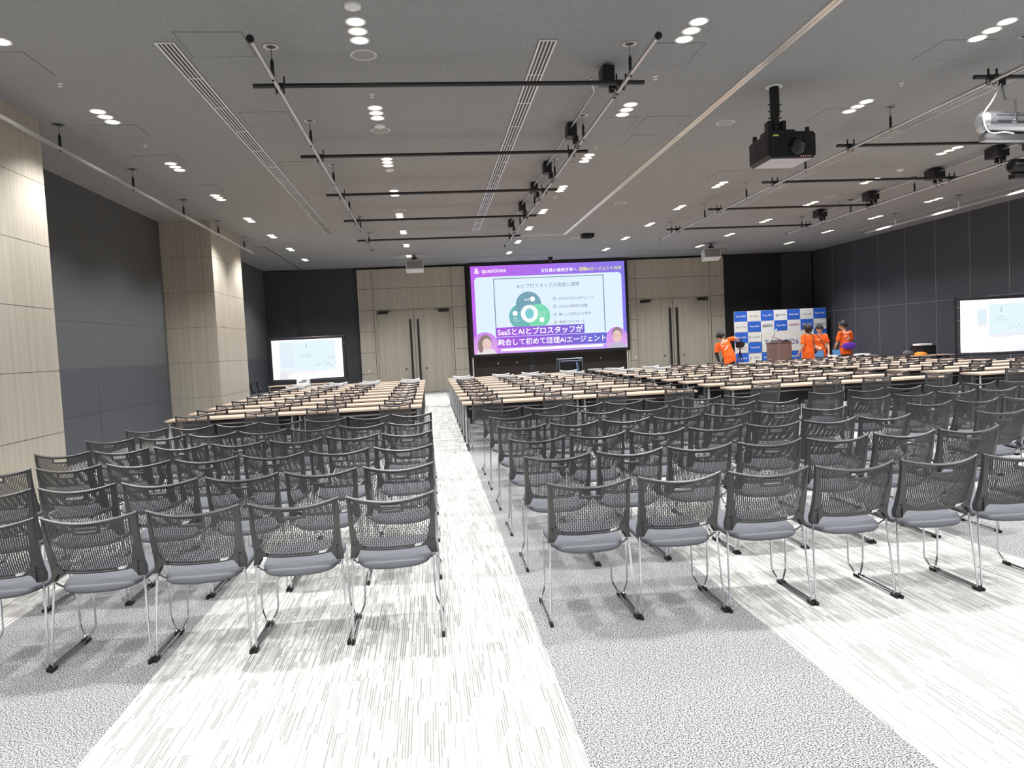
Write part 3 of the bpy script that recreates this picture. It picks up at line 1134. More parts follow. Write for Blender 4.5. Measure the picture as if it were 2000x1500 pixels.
def make_back():
    mb = MB()
    NC, NR = 39, 8
    us = [-1.0, -0.90]
    kinds = ['edge']
    span = 1.80
    cw = span / (NC + (NC + 1) * 0.66)
    bw = cw * 0.66
    x = -0.90
    for c in range(NC):
        us += [x + bw, x + bw + cw]
        kinds += ['bar', c]
        x += bw + cw
    us += [0.90, 1.0]
    kinds += ['bar', 'edge']
    t0, t1 = 0.075, 0.925
    hh = (t1 - t0) / (2 * NR)
    br = hh * 0.22
    ts = [0.0, t0]
    tk = ['rim']
    tt = t0
    for h in range(2 * NR):
        ts += [tt + br, tt + hh]
        tk += [('b', h), ('s', h)]
        tt += hh
    ts += [1.0]
    tk += ['rim']
    nu, nv = len(us), len(ts)
    nz = 0.0055

    def solid(i, j):
        a, b = kinds[i], tk[j]
        uc, tc = (us[i] + us[i + 1]) / 2, (ts[j] + ts[j + 1]) / 2
        if abs(uc) < 0.245 and 0.822 < tc < 0.938:
            return False                      # grip hole
        if abs(uc) < 0.30 and 0.775 < tc:
            return True
        if a in ('edge', 'bar') or b == 'rim':
            return True
        k, h = b
        if k == 'b' and h % 2 == a % 2:
            return True
        # rounded lower corners stay closed
        if abs(uc) > 0.80 and tc < 0.17 and (abs(uc) - 0.80) / 0.1 + (0.17 - tc) / 0.1 > 0.9:
            return True
        return False
    rows = []
    for j in range(nv):
        rows.append([back_surface(u, ts[j]) for u in us])
    vs = []
    for j in range(nv):
        for i in range(nu):
            vs.append(rows[j][i])
    N = nu * nv
    for j in range(nv):
        for i in range(nu):
            vs.append(rows[j][i] + Vector((0, nz, 0)))
    fs = []
    sol = [[solid(i, j) for i in range(nu - 1)] for j in range(nv - 1)]
    for j in range(nv - 1):
        for i in range(nu - 1):
            if not sol[j][i]:
                continue
            a, b, c, d = j * nu + i, j * nu + i + 1, (j + 1) * nu + i + 1, (j + 1) * nu + i
            fs.append((a, b, c, d))
            fs.append((d + N, c + N, b + N, a + N))
            if i == 0 or not sol[j][i - 1]:
                fs.append((a, d, d + N, a + N))
            if i == nu - 2 or not sol[j][i + 1]:
                fs.append((c, b, b + N, c + N))
            if j == 0 or not sol[j - 1][i]:
                fs.append((b, a, a + N, b + N))
            if j == nv - 2 or not sol[j + 1][i]:
                fs.append((d, c, c + N, d + N))
    mb.add(vs, fs)
    # rolled rim along the top and the grip
    prof = [(-0.0055, -0.008), (-0.0085, -0.0045), (-0.0070, -0.0012), (-0.0030, 0.0015), (0.0020, 0.0033), (0.0065, 0.0034), (0.0085, 0.001), (0.0085, -0.006)]
    mb.loft([[tuple(back_surface(-1.015 + 2.03 * k / 24, 1.0) + Vector((0, a, b))) for a, b in prof] for k in range(25)])
    mb.tube([back_surface(-1 + 2 * k / 16, 0.03) + Vector((0, 0.004, 0)) for k in range(17)], 0.008, 6)
    g = [(-0.215, 0.818), (0.215, 0.818), (0.25, 0.845), (0.25, 0.915), (0.215, 0.942), (-0.215, 0.942), (-0.25, 0.915), (-0.25, 0.845), (-0.215, 0.818)]
    pts = []
    for (ua, ta), (ub, tb) in zip(g[:-1], g[1:]):
        for k in range(4):
            pts.append(back_surface(ua + (ub - ua) * k / 4, ta + (tb - ta) * k / 4) + Vector((0, 0.002, 0)))
    pts.append(pts[0])
    mb.tube(pts, 0.0042, 6, caps=False)
    # deep side wings that widen into a bracket at the foot of the back
    for s in (-1, 1):
        rings = []
        for k in range(13):
            t = k / 12
            p = back_surface(s * 0.985, t)
            if t < 0.01:
                p = Vector((s * 0.222, 0.052, 0.478))
            wi = 0.046 - 0.040 * t ** 0.8
            dp = 0.034 - 0.018 * t
            rings.append([(p.x + s * 0.003, p.y - 0.004, p.z), (p.x + s * 0.005, p.y + dp, p.z), (p.x - s * wi * 0.55, p.y + dp, p.z), (p.x - s * wi, back_surface(s * (0.985 - wi / 0.224), t).y - 0.003, p.z)])
        low = [(s * 0.229, 0.038, 0.445), (s * 0.229, 0.078, 0.445), (s * 0.205, 0.078, 0.445), (s * 0.197, 0.036, 0.445)]
        mb.loft([low] + rings)
        # webbed corner
        web = [(s * 0.20, 0.0, 0.448)] + [(s * (0.20 - 0.055 * (1 - math.cos(a))), 0.0, 0.448 + 0.048 * math.sin(a)) for a in [PI / 2 * q / 6 for q in range(1, 7)]] + [(s * 0.20, 0.0, 0.545)]
        r0 = [(x_, 0.028 - 0.03 * (1 - (x_ / 0.22) ** 2), z_) for x_, y_, z_ in web]
        r1 = [(x_, y_ + 0.012, z_) for x_, y_, z_ in r0]
        mb.loft([r0, r1])
        mb.tube([(s * 0.207, 0.027, 0.515), (s * 0.207, 0.022, 0.515)], 0.005, 8)
    return mb


def make_seat():
    mb = MB()
    n = 40
    base = []
    for k in range(n):
        a = 2 * PI * k / n
        ca, sa = math.cos(a), math.sin(a)
        e = 0.42
        x = math.copysign(abs(ca) ** e, ca)
        y = math.copysign(abs(sa) ** e, sa)
        w = 0.205 + 0.010 * y
        px = x * w
        py = 0.235 + 0.205 * y
        if y < 0:
            py -= 0.042 * (1 - x * x)
        base.append((px, py))
    cx, cy = 0, 0.235

    def ring(sc, z, dip=0.0):
        return [(cx + (p[0] - cx) * sc, cy + (p[1] - cy) * sc, z + 0.075 * (cy + (p[1] - cy) * sc - 0.30) - 0.006 * max(0, 0.15 - (cy + (p[1] - cy) * sc)) / 0.15) for p in base]
    rings = [ring(0.90, 0.412), ring(0.975, 0.415), ring(1.0, 0.422), ring(1.0, 0.430), ring(0.98, 0.438), ring(0.92, 0.442), ring(0.6, 0.439), ring(0.25, 0.437)]
    mb.loft(rings)
    return mb


def make_leg(s):
    mb = MB()
    p = [(s * 0.2185, 0.056, 0.462), (s * 0.236, 0.006, 0.014), (s * 0.236, 0.395, 0.013), (s * 0.203, 0.42, 0.075), (s * 0.199, 0.415, 0.404), (s * 0.196, 0.10, 0.397), (s * 0.212, 0.062, 0.43)]
    mb.tube(fillet(p, 0.028, 4), 0.0058, 8)
    return mb


def make_chair(simple=False):
    t = thing('stacking_chair', 'x', 'chair')
    b = make_back().build('backrest', BLACK_PLASTIC, t, angle=40)
    if not simple:
        mb = MB()
        p = [back_surface(0.50, 0.03), back_surface(0.76, 0.03), back_surface(0.76, 0.078), back_surface(0.50, 0.078)]
        p = [q + Vector((0, -0.0075, 0)) for q in p]
        mb.add(p + [q + Vector((0, 0.004, 0)) for q in p], [(0, 1, 2, 3), (7, 6, 5, 4), (0, 4, 5, 1), (1, 5, 6, 2), (2, 6, 7, 3), (3, 7, 4, 0)])
        q = mb.build('label_sticker', WHITE_PAPER, b)
        q['label'] = 'small white asset sticker'
    make_seat().build('seat', SEAT_FABRIC, t, angle=50)
    mb = MB()
    mb.box((-0.18, 0.12, 0.388), (0.18, 0.40, 0.401))
    mb.build('seat_pan', mat('pan_pale', (150, 150, 152), 0.4), t)
    for s in (-1, 1):
        l = make_leg(s).build('leg', CHROME, t)
        if not simple:
            for y0, y1 in ((-0.012, 0.045), (0.355, 0.412)):
                mb = MB()
                mb.box((s * 0.236 - 0.0085, y0, 0.0005), (s * 0.236 + 0.0085, y1, 0.019))
                mb.build('foot_cap', DARK_RUBBER, l, 0.003)
    return t


chair_a = make_chair()
used_a = []
PITCH_C = 0.4945


def seat_label(i, r, block, side):
    return 'black slotted-back chair, %s from the %s, %s open row, %s' % (ORD[i], side, ORD[r], block)


ROWS_L = [3.835, 4.80, 5.76, 6.70, 7.67, 8.62]
for r, y in enumerate(ROWS_L):
    for i in range(7):
        if r == 0 and i > 4 or r == 1 and i > 5:
            continue
        x = -0.245 - PITCH_C * i
        place(chair_a, used_a, (x + random.uniform(-.0012, .0012), y + random.uniform(-.012, .012), 0), random.uniform(-.004, .004),
              seat_label(i, r, 'left block', 'aisle'), 'chairs in the left block')
for r, y in enumerate(ROWS_L):
    for i in range(7):
        if r == 0 and i > 5:
            continue
        x = 0.805 + PITCH_C * i
        place(chair_a, used_a, (x + random.uniform(-.0012, .0012), y - 0.02 * (r == 0) - 0.008 * i * (r == 0) + random.uniform(-.010, .010), 0), random.uniform(-.004, .004),
              seat_label(i, r, 'middle block', 'main aisle'), 'chairs in the middle block')
for r, (y, n) in enumerate(((5.66, 2), (6.56, 3), (7.50, 5), (8.40, 7))):
    for i in range(n):
        x = 4.75 + 0.513 * i
        place(chair_a, used_a, (x, y + 0.014 * i, 0), random.uniform(-.015, .015),
              'black chair, %s from the second aisle, %s visible row of right block' % (ORD[i], ORD[r]), 'chairs in the right block')


# ================================================================== TABLES
TABLE_W, TABLE_D, TABLE_H = 1.79, 0.45, 0.702


def make_table():
    t = thing('folding_table', 'x', 'table')
    w = TABLE_W
    mb = MB()
    mb.box((0.002, 0, TABLE_H - 0.028), (w - 0.002, TABLE_D, TABLE_H))
    mb.build('tabletop', TABLE_WOOD, t, 0.003)
    mb = MB()
    mb.box((0.12, TABLE_D - 0.075, 0.36), (w - 0.12, TABLE_D - 0.06, 0.67))
    mb.build('modesty_panel', mat('modesty_black', (40, 40, 43), 0.5), t)
    mb = MB()
    for y in (0.10, 0.17, 0.24, 0.31):
        mb.tube([(0.1, y, 0.605), (w - 0.1, y, 0.605)], 0.005, 6)
    for x in (0.1, 0.6, w - 0.6, w - 0.1):
        mb.tube([(x, 0.08, 0.605), (x, 0.33, 0.605)], 0.005, 6)
    mb.build('wire_shelf', CHROME, t)
    mb = MB()
    mb.box((0.06, 0.20, 0.64), (w - 0.06, 0.25, TABLE_H - 0.028))
    mb.build('cross_beam', BLACK_METAL, t)
    for x in (0.055, w - 0.055):
        mb = MB()
        mb.box((x - 0.02, 0.05, 0.655), (x + 0.02, 0.40, TABLE_H - 0.028))
        mb.box((x - 0.018, 0.20, 0.10), (x + 0.018, 0.26, 0.66))
        mb.tube([(x, 0.02, 0.085), (x, 0.43, 0.085)], 0.017, 10)
        l = mb.build('leg', mat('leg_grey', (92, 94, 98), 0.4, 0.3), t, 0.0)
        mb = MB()
        mb.tube([(x - 0.014, 0.06, 0.09), (x - 0.014, 0.06, 0.42), (x - 0.008, 0.06, 0.48), (x - 0.008, 0.06, 0.66)], [0.013, 0.013, 0.02, 0.012], 10)
        mb.build('leg_post', mat('post_silver', (212, 213, 216), 0.3, 0.6), l)
        for y in (0.03, 0.42):
            mb = MB()
            mb.tube([(x - 0.011, y, 0.0265), (x + 0.011, y, 0.0265)], 0.026, 12)
            mb.box((x - 0.016, y - 0.012, 0.03), (x + 0.016, y + 0.012, 0.085))
            mb.build('caster', BLACK_PLASTIC, l)
    return t


table_a = make_table()
used_t = []
BLOCKS = [('left block', -3.745, 10.70, 0.978, 10, [0.44, 1.36, 2.20, 3.22]),
          ('middle block', 0.43, 10.73, 0.988, 10, [0.37, 1.40, 2.20, 3.22]),
          ('third block', 4.53, 10.70, 0.99, 10, [0.45, 1.40, 2.22, 3.24]),
          ('fourth block', 8.74, 10.83, 0.988, 10, [0.48, 1.40, 2.24, 3.24])]
chair_b = make_chair(simple=True)
used_b = []
SIDE = {'left block': ('left', 'right'), 'middle block': ('left', 'right'), 'third block': ('left', 'right'), 'fourth block': ('left', 'right')}
COVERED = []      # chairs with a white sheet over the back
for bi, (bn, x0, y0, dy, nr, offs) in enumerate(BLOCKS):
    for k in range(nr):
        y = y0 + dy * k
        for j in range(2):
            place(table_a, used_t, (x0 + TABLE_W * j, y, 0), 0, 'pale wood-topped folding table, %s half of %s table row, %s' % (('left', 'right')[j], ORD[k], bn), 'tables of the ' + bn)
        for i, ox in enumerate(offs):
            if bi == 3 and (k in (4, 5) and i == 3):
                continue
            cx = x0 + ox + random.uniform(-.018, .018)
            cy = y - 0.215 + random.uniform(-.03, .02)
            rz = random.uniform(-.03, .03)
            cover = (bi in (0, 1) and k >= 8) or (bi == 2 and k >= 8 and i < 2)
            lab = 'black chair%s, %s table row, %s, %s from left end' % (' under white sheet' if cover else '', ORD[k], bn, ORD[i])
            place(chair_b, used_b, (cx, cy, 0), rz, lab, 'chairs at the tables of the ' + bn)
            if cover:
                COVERED.append((cx, cy, rz, bi, k, i, bn))


def build_sheets():
    ink = mat('sheet_ink', (62, 92, 160), 0.8)
    protos = {}
    for kind in (0, 1):
        t = thing('seat_sheet', 'x', 'sign sheet')
        mb = MB()
        n = 13
        outer, inner = [], []
        for k in range(n):
            u = -1.0 + 2.0 * k / (n - 1)
            top = back_surface(u, 1.0)
            low = back_surface(u, 0.25)
            outer.append([(low.x * 1.03, low.y - 0.012, low.z), (top.x * 1.03, top.y - 0.012, top.z + 0.004), (top.x * 1.03, top.y - 0.006, top.z + 0.013),
                          (top.x * 1.03, top.y + 0.014, top.z + 0.013), (top.x * 1.03, top.y + 0.022, top.z + 0.002), (low.x * 1.03, low.y + 0.045, low.z)])
        m = len(outer[0])
        vs = [p for c in outer for p in c]
        fs = []
        for k in range(n - 1):
            for q in range(m - 1):
                fs.append((k * m + q, (k + 1) * m + q, (k + 1) * m + q + 1, k * m + q + 1))
        mb.add(vs, fs)
        o = mb.build('paper', WHITE_PAPER, t)
        mb = MB()
        if kind == 0:
            for (u0, u1, t0, t1) in ((0.45, 0.62, 0.55, 0.85), (0.55, 0.8, 0.66, 0.74)):
                ps = [back_surface(u0, t0), back_surface(u1, t0), back_surface(u1, t1), back_surface(u0, t1)]
                mb.add([p + Vector((0, -0.0145, 0)) for p in ps], [(0, 1, 2, 3)])
        else:
            for (u0, u1, t0, t1) in ((-0.35, 0.35, 0.56, 0.72), (-0.15, 0.15, 0.48, 0.56)):
                ps = [back_surface(u0, t0), back_surface((u0 + u1) / 2, t0), back_surface(u1, t0), back_surface(u1, t1), back_surface((u0 + u1) / 2, t1), back_surface(u0, t1)]
                mb.add([p + Vector((0, -0.016, 0)) for p in ps], [(0, 1, 4, 5), (1, 2, 3, 4)])
        mb.build('printed_mark', ink, t)
        protos[kind] = (t, [])
    for cx, cy, rz, bi, k, i, bn in COVERED:
        p, u = protos[0 if bi == 0 else 1]
        place(p, u, (cx, cy, 0), rz, 'white printed sheet over %s chair, %s table row of %s' % (ORD[i], ORD[k], bn), 'white sheets over the chairs of the ' + bn)


build_sheets()
# three dark chairs against the left wall, seen from the side
for n, y in enumerate((22.0, 22.6, 23.2)):
    place(chair_b, used_b, (-5.42 + 0.06 * n, y, 0), -PI / 2 + 0.1, 'dark chair against the left wall behind the timber pier, %s one' % ('nearest', 'middle', 'farthest')[n], 'chairs along the left wall')


# ================================================================== BIG SCREEN
def build_big_screen():
    X0, X1, Z0, Z1 = 1.565, 7.155, 1.247, 4.375
    Y = 26.1
    t = thing('projection_screen', 'huge bright screen in a black frame showing a purple Japanese slide', 'screen', ((X0 + X1) / 2, Y, 0))
    w, h = (X1 - X0), (Z1 - Z0)
    hw = w / 2
    mb = MB()
    f = 0.10
    mb.box((-hw - f, -0.03, Z0 - f), (hw + f, 0.05, Z0))
    mb.box((-hw - f, -0.03, Z1), (hw + f, 0.05, Z1 + f))
    mb.box((-hw - f, -0.03, Z0), (-hw, 0.05, Z1))
    mb.box((hw, -0.03, Z0), (hw + f, 0.05, Z1))
    mb.build('screen_frame', mat('frame_black', (28, 27, 30), 0.45), t)
    mb = MB()
    mb.box((-hw, 0.005, Z0), (hw, 0.03, Z1))
    mb.build('screen_cloth', WHITE_PAPER, t)
    for x in (-hw - 0.06, hw + 0.0, hw + 0.07):
        mb = MB()
        mb.box((x - 0.022, 0.02, 0.03), (x + 0.022, 0.06, Z0 - f))
        mb.box((x - 0.03, -0.25, 0.0), (x + 0.03, 0.22, 0.035))
        mb.build('leg', mat('leg_cream', (226, 222, 212), 0.4, 0.3), t)
    P = Pic()
    px = lambda u: -hw + w * u            # u 0..1 from the left
    pz = lambda v: Z1 - h * v             # v 0..1 from the top
    E = lambda n, c, s=1.0: emit('slide_' + n, c, s)
    grad = emit_gradient('slide_violet', (196, 106, 238), (136, 126, 234), 0, -hw, hw, 1.0)
    pale = E('pale', (222, 238, 252), 1.05)
    white = E('white', (255, 255, 255), 1.1)
    P.rect(-hw, Z0, hw, Z1, grad)
    P.rrect(px(0.022), pz(1.0), px(0.978), pz(0.125), 0.14, pale)
    # lower violet glow of the slide
    low = emit_gradient('slide_low', (216, 146, 242), (192, 176, 246), 0, -hw, hw, 1.0)
    P.rect(px(0.0), pz(1.0), px(1.0), pz(0.915), low)
    # header
    P.text('&', px(0.025), pz(0.085), white, h=0.20, bold=0.012)
    P.text('questions', px(0.072), pz(0.078), white, w=0.86, bold=0.006)
    P.text('全社員の業務変革へ', px(0.452), pz(0.092), white, w=1.31, bold=0.008)
    P.text('経理AIエージェント元年', px(0.70), pz(0.092), E('yellow', (246, 250, 120)), w=1.57, bold=0.014)
    # framed slide
    fr = E('frame', (128, 158, 170))
    a, b, c, d = px(0.143), px(0.86), pz(0.80), pz(0.147)
    for r in ((a, d - 0.03, b, d), (a, c, a + 0.035, d), (b - 0.035, c, b, d)):
        P.rect(*r, fr)
    P.text('AIとプロスタッフが高度に連携', px(0.495), pz(0.262), E('teal_text', (112, 142, 150)), w=2.28, align='c')
    # three overlapping discs
    rr = 0.46
    P.ell(px(0.363), pz(0.455), rr, rr, E('disc_a', (120, 168, 184)))
    P.ell(px(0.316), pz(0.59), rr, rr, E('disc_b', (118, 186, 190)))
    P.ell(px(0.422), pz(0.59), rr * 0.95, rr * 0.95, E('disc_c', (128, 222, 182)))
    P.ell(px(0.363), pz(0.455), rr, rr, E('disc_a2', (122, 168, 186)), a0=20, a1=215)
    P.ell(px(0.366), pz(0.56), rr * 0.68, rr * 0.68, E('disc_mid', (246, 252, 252)))
    P.ell(px(0.366), pz(0.56), rr * 0.34, rr * 0.40, E('disc_core', (132, 206, 214)))
    P.text('SaaS', px(0.335), pz(0.41), white, w=0.2)
    P.ell(px(0.39), pz(0.395), 0.09, 0.09, white)
    P.text('会計', px(0.262), pz(0.615), white, w=0.14)
    P.text('スタッフ', px(0.262), pz(0.645), white, w=0.24)
    P.ell(px(0.262) + 0.06, pz(0.55), 0.09, 0.09, white)
    P.text('オンライン', px(0.425), pz(0.56), white, w=0.3)
    P.text('スタッフ', px(0.425), pz(0.59), white, w=0.24)
    P.ell(px(0.445), pz(0.635), 0.09, 0.09, white)
    gt = E('grey_text', (120, 126, 138))
    for k, (s, wd) in enumerate((('AIの出力を人がチェック', 1.28), ('人がAIの精度を調整', 1.06), ('難しい対応は人が実行', 1.18), ('現地でのサポート', 0.94))):
        z = pz(0.402 + 0.0905 * k)
        xx = px(0.532)
        P.ell(xx, z, 0.06, 0.06, gt)
        P.ell(xx, z, 0.047, 0.047, pale)
        P.poly([(xx - 0.025, z), (xx - 0.005, z - 0.022), (xx + 0.03, z + 0.02), (xx + 0.022, z + 0.026), (xx - 0.005, z - 0.008), (xx - 0.02, z + 0.006)], gt)
        P.text(s, px(0.557), z - 0.045, gt, w=wd)
    # caption bars
    bar = emit_gradient('slide_bar', (172, 96, 226), (108, 112, 214), 0, -hw * 0.7, hw * 0.7, 1.0)
    P.rect(px(0.145), pz(0.81), px(0.72), pz(0.705), bar)
    P.rect(px(0.145), pz(0.935), px(0.868), pz(0.815), bar)
    P.text('SaaSとAIとプロスタッフが', px(0.155), pz(0.79), white, w=3.1, bold=0.016)
    P.text('融合して初めて経理AIエージェント', px(0.155), pz(0.905), white, w=3.93, bold=0.011)
    P.poly([(px(0.17), pz(0.975)), (px(0.835), pz(0.975)), (px(0.84), pz(0.948)), (px(0.175), pz(0.948))], white)
    # two speakers shown in violet circles
    vio = emit_gradient('slide_circle', (232, 176, 240), (202, 140, 238), 2, Z0, Z0 + 0.8, 1.0)
    skin = E('skin', (236, 204, 196))
    hair = E('hair', (150, 130, 128))
    coat = E('coat', (236, 228, 232))
    cx = px(0.07)
    P.poly([(px(0.0), Z0), (px(0.14), Z0)] + [(cx + 0.46 * math.cos(q), Z0 + 0.36 + 0.42 * math.sin(q)) for q in [PI * k / 12 for k in range(13)]], vio)
    P.ell(cx + 0.02, Z0 + 0.44, 0.22, 0.25, hair)
    P.poly([(cx - 0.32, Z0), (cx + 0.42, Z0), (cx + 0.3, Z0 + 0.16), (cx + 0.1, Z0 + 0.24), (cx - 0.14, Z0 + 0.22), (cx - 0.26, Z0 + 0.14)], coat)
    P.ell(cx - 0.15, Z0 + 0.3, 0.1, 0.24, hair)
    P.ell(cx + 0.07, Z0 + 0.36, 0.16, 0.2, skin)
    cx = px(0.93)
    P.poly([(px(0.868), Z0), (px(1.0), Z0), (px(1.0), Z0 + 0.6)] + [(cx + 0.4 * math.cos(q), Z0 + 0.3 + 0.46 * math.sin(q)) for q in [PI * (0.12 + 0.88 * k / 12) for k in range(13)]], vio)
    P.poly([(cx - 0.34, Z0), (cx + 0.36, Z0), (cx + 0.32, Z0 + 0.14), (cx + 0.1, Z0 + 0.2), (cx - 0.12, Z0 + 0.2), (cx - 0.28, Z0 + 0.12)], E('coat2', (196, 190, 214)))
    P.ell(cx + 0.02, Z0 + 0.5, 0.19, 0.24, hair)
    P.ell(cx + 0.02, Z0 + 0.42, 0.17, 0.22, skin)
    for s in (-0.07, 0.09):
        P.ell(cx + 0.02 + s, Z0 + 0.45, 0.055, 0.045, hair)
        P.ell(cx + 0.02 + s, Z0 + 0.45, 0.045, 0.035, skin)
    P.build('slide_picture', t)
    return t


build_big_screen()


# ================================================================== SMALL PORTABLE SCREENS
def portable_screen(label, loc, rz, z0, z1, w, tag_slide, cut):
    t = thing('portable_screen', label, 'screen', loc, rz)
    mb = MB()
    nx, nz = 40, 24
    for_front = []
    for j in range(nz + 1):
        for i in range(nx + 1):
            u, v = i / nx, j / nz
            yy = 0.006 * math.sin(9 * u + 3 * v) * (1 - v) + 0.02 * (1 - v) ** 3 * math.sin(22 * u * (0.6 + 0.4 * v) + 5 * v)
            for_front.append((w * u, yy, z0 + (z1 - z0) * v + 0.015 * (1 - v) * math.sin(PI * u) * -1))
    N = len(for_front)
    vs = for_front + [(p[0], p[1] + 0.004, p[2]) for p in for_front]
    fs = []
    for j in range(nz):
        for i in range(nx):
            a = j * (nx + 1) + i
            fs.append((a, a + 1, a + nx + 2, a + nx + 1))
            fs.append((a + N + nx + 1, a + N + nx + 2, a + N + 1, a + N))
    mb.add(vs, fs)
    cl = mat('screen_cloth_lit', (250, 250, 252), 0.9)
    b = cl.node_tree.nodes['Principled BSDF']
    b.inputs['Emission Color'].default_value = lin((226, 228, 240))
    b.inputs['Emission Strength'].default_value = 0.55  # projected light put into the cloth as its own glow
    mb.build('screen_cloth', cl, t)
    mb = MB()
    mb.tube([(-0.09, 0.03, z1 + 0.045), (w + 0.09, 0.03, z1 + 0.045)], 0.028, 10)
    for x in (-0.09, w + 0.09):
        mb.tube([(x, 0.03, z1 + 0.03), (x, 0.03, z1 + 0.075)], 0.034, 10)
    mb.build('top_bar', mat('bar_dark', (52, 50, 60), 0.35, 0.4), t)
    for x in (-0.09, w + 0.09):
        mb = MB()
        mb.tube([(x, 0.03, 0.03), (x, 0.03, z1 + 0.04)], 0.022, 10)
        mb.box((x - 0.03, -0.3, 0), (x + 0.03, 0.36, 0.03))
        for q in range(4):
            z = z0 + (z1 - z0) * (0.12 + 0.25 * q)
            xa, xb = (x, x + 0.09) if x < 0 else (x - 0.09, x)
            mb.tube([(xa, 0.03, z), (xb, 0.012, z)], 0.008, 6)
        mb.build('stand_post', BLACK_METAL, t)
    mb = MB()
    mb.tube([(-0.09, 0.03, z0 - 0.06), (w + 0.09, 0.03, z0 - 0.06)], 0.014, 8)
    mb.build('lower_bar', BLACK_METAL, t)
    P = Pic()
    sky = emit('dim_sky', (232, 249, 254), 1.0)
    blue = emit_gradient('dim_blue', (222, 238, 248), (232, 245, 252), 2, z0, z1, 1.0)
    ink = emit('dim_ink', (190, 208, 214), 1.0)
    leaf = emit('dim_leaf', (206, 220, 218), 1.0)
    u = lambda q: w * q
    v = lambda q: z1 - (z1 - z0) * q
    if tag_slide == 'left':
        P.rect(u(0.11), v(0.79), u(0.9), v(0.04), sky)
        P.rect(u(0.115), v(0.70), u(0.30), v(0.06), blue)
        P.rect(u(0.115), v(0.72), u(0.30), v(0.70), emit('dim_white', (246, 250, 255), 1.0))
        P.poly([(u(0.478), v(0.2)), (u(0.508), v(0.2)), (u(0.493), v(0.09))], ink)
        P.text('CAFE', u(0.495), v(0.40), ink, w=0.19, align='c')
        P.text('MIRAKURU', u(0.495), v(0.455), ink, w=0.36, align='c')
        for (a, b2) in ((0.62, 0.69), (0.66, 0.66), (0.74, 0.6), (0.76, 0.68), (0.8, 0.5), (0.84, 0.46), (0.82, 0.7), (0.87, 0.52), (0.88, 0.62), (0.79, 0.64)):
            P.ell(u(a), v(b2), 0.028, 0.012, leaf, 8)
            P.ell(u(a) + 0.03, v(b2) + 0.02, 0.012, 0.026, leaf, 8)
    else:
        P.rect(u(0.29), v(0.66), u(0.95), v(0.09), sky)
        P.rect(u(0.17), v(0.46), u(0.27), v(0.18), blue)
        P.rect(u(0.17), v(0.62), u(0.28), v(0.605), emit('dim_white', (246, 250, 255), 1.0))
        P.poly([(u(0.41), v(0.24)), (u(0.43), v(0.24)), (u(0.42), v(0.13))], ink)
        P.text('CAFE', u(0.42), v(0.36), ink, w=0.13, align='c')
        P.text('MIRAKURU', u(0.42), v(0.415), ink, w=0.26, align='c')
        for (a, b2) in ((0.5, 0.58), (0.53, 0.53), (0.57, 0.56), (0.6, 0.5), (0.63, 0.55), (0.66, 0.48)):
            P.ell(u(a), v(b2), 0.028, 0.012, leaf, 8)
    P.build('projected_picture', t, (0, -0.03, 0))
    return t


portable_screen('white portable screen left of the left double doors, showing a pale blue slide', (-4.58, 22.0, 0), 0.0, 0.845, 1.99, 2.02, 'left', 0)
portable_screen('white portable screen with creased cloth at the right edge of the picture', (11.98, 15.42, 0), -0.16, 0.85, 2.03, 2.1, 'right', 0)


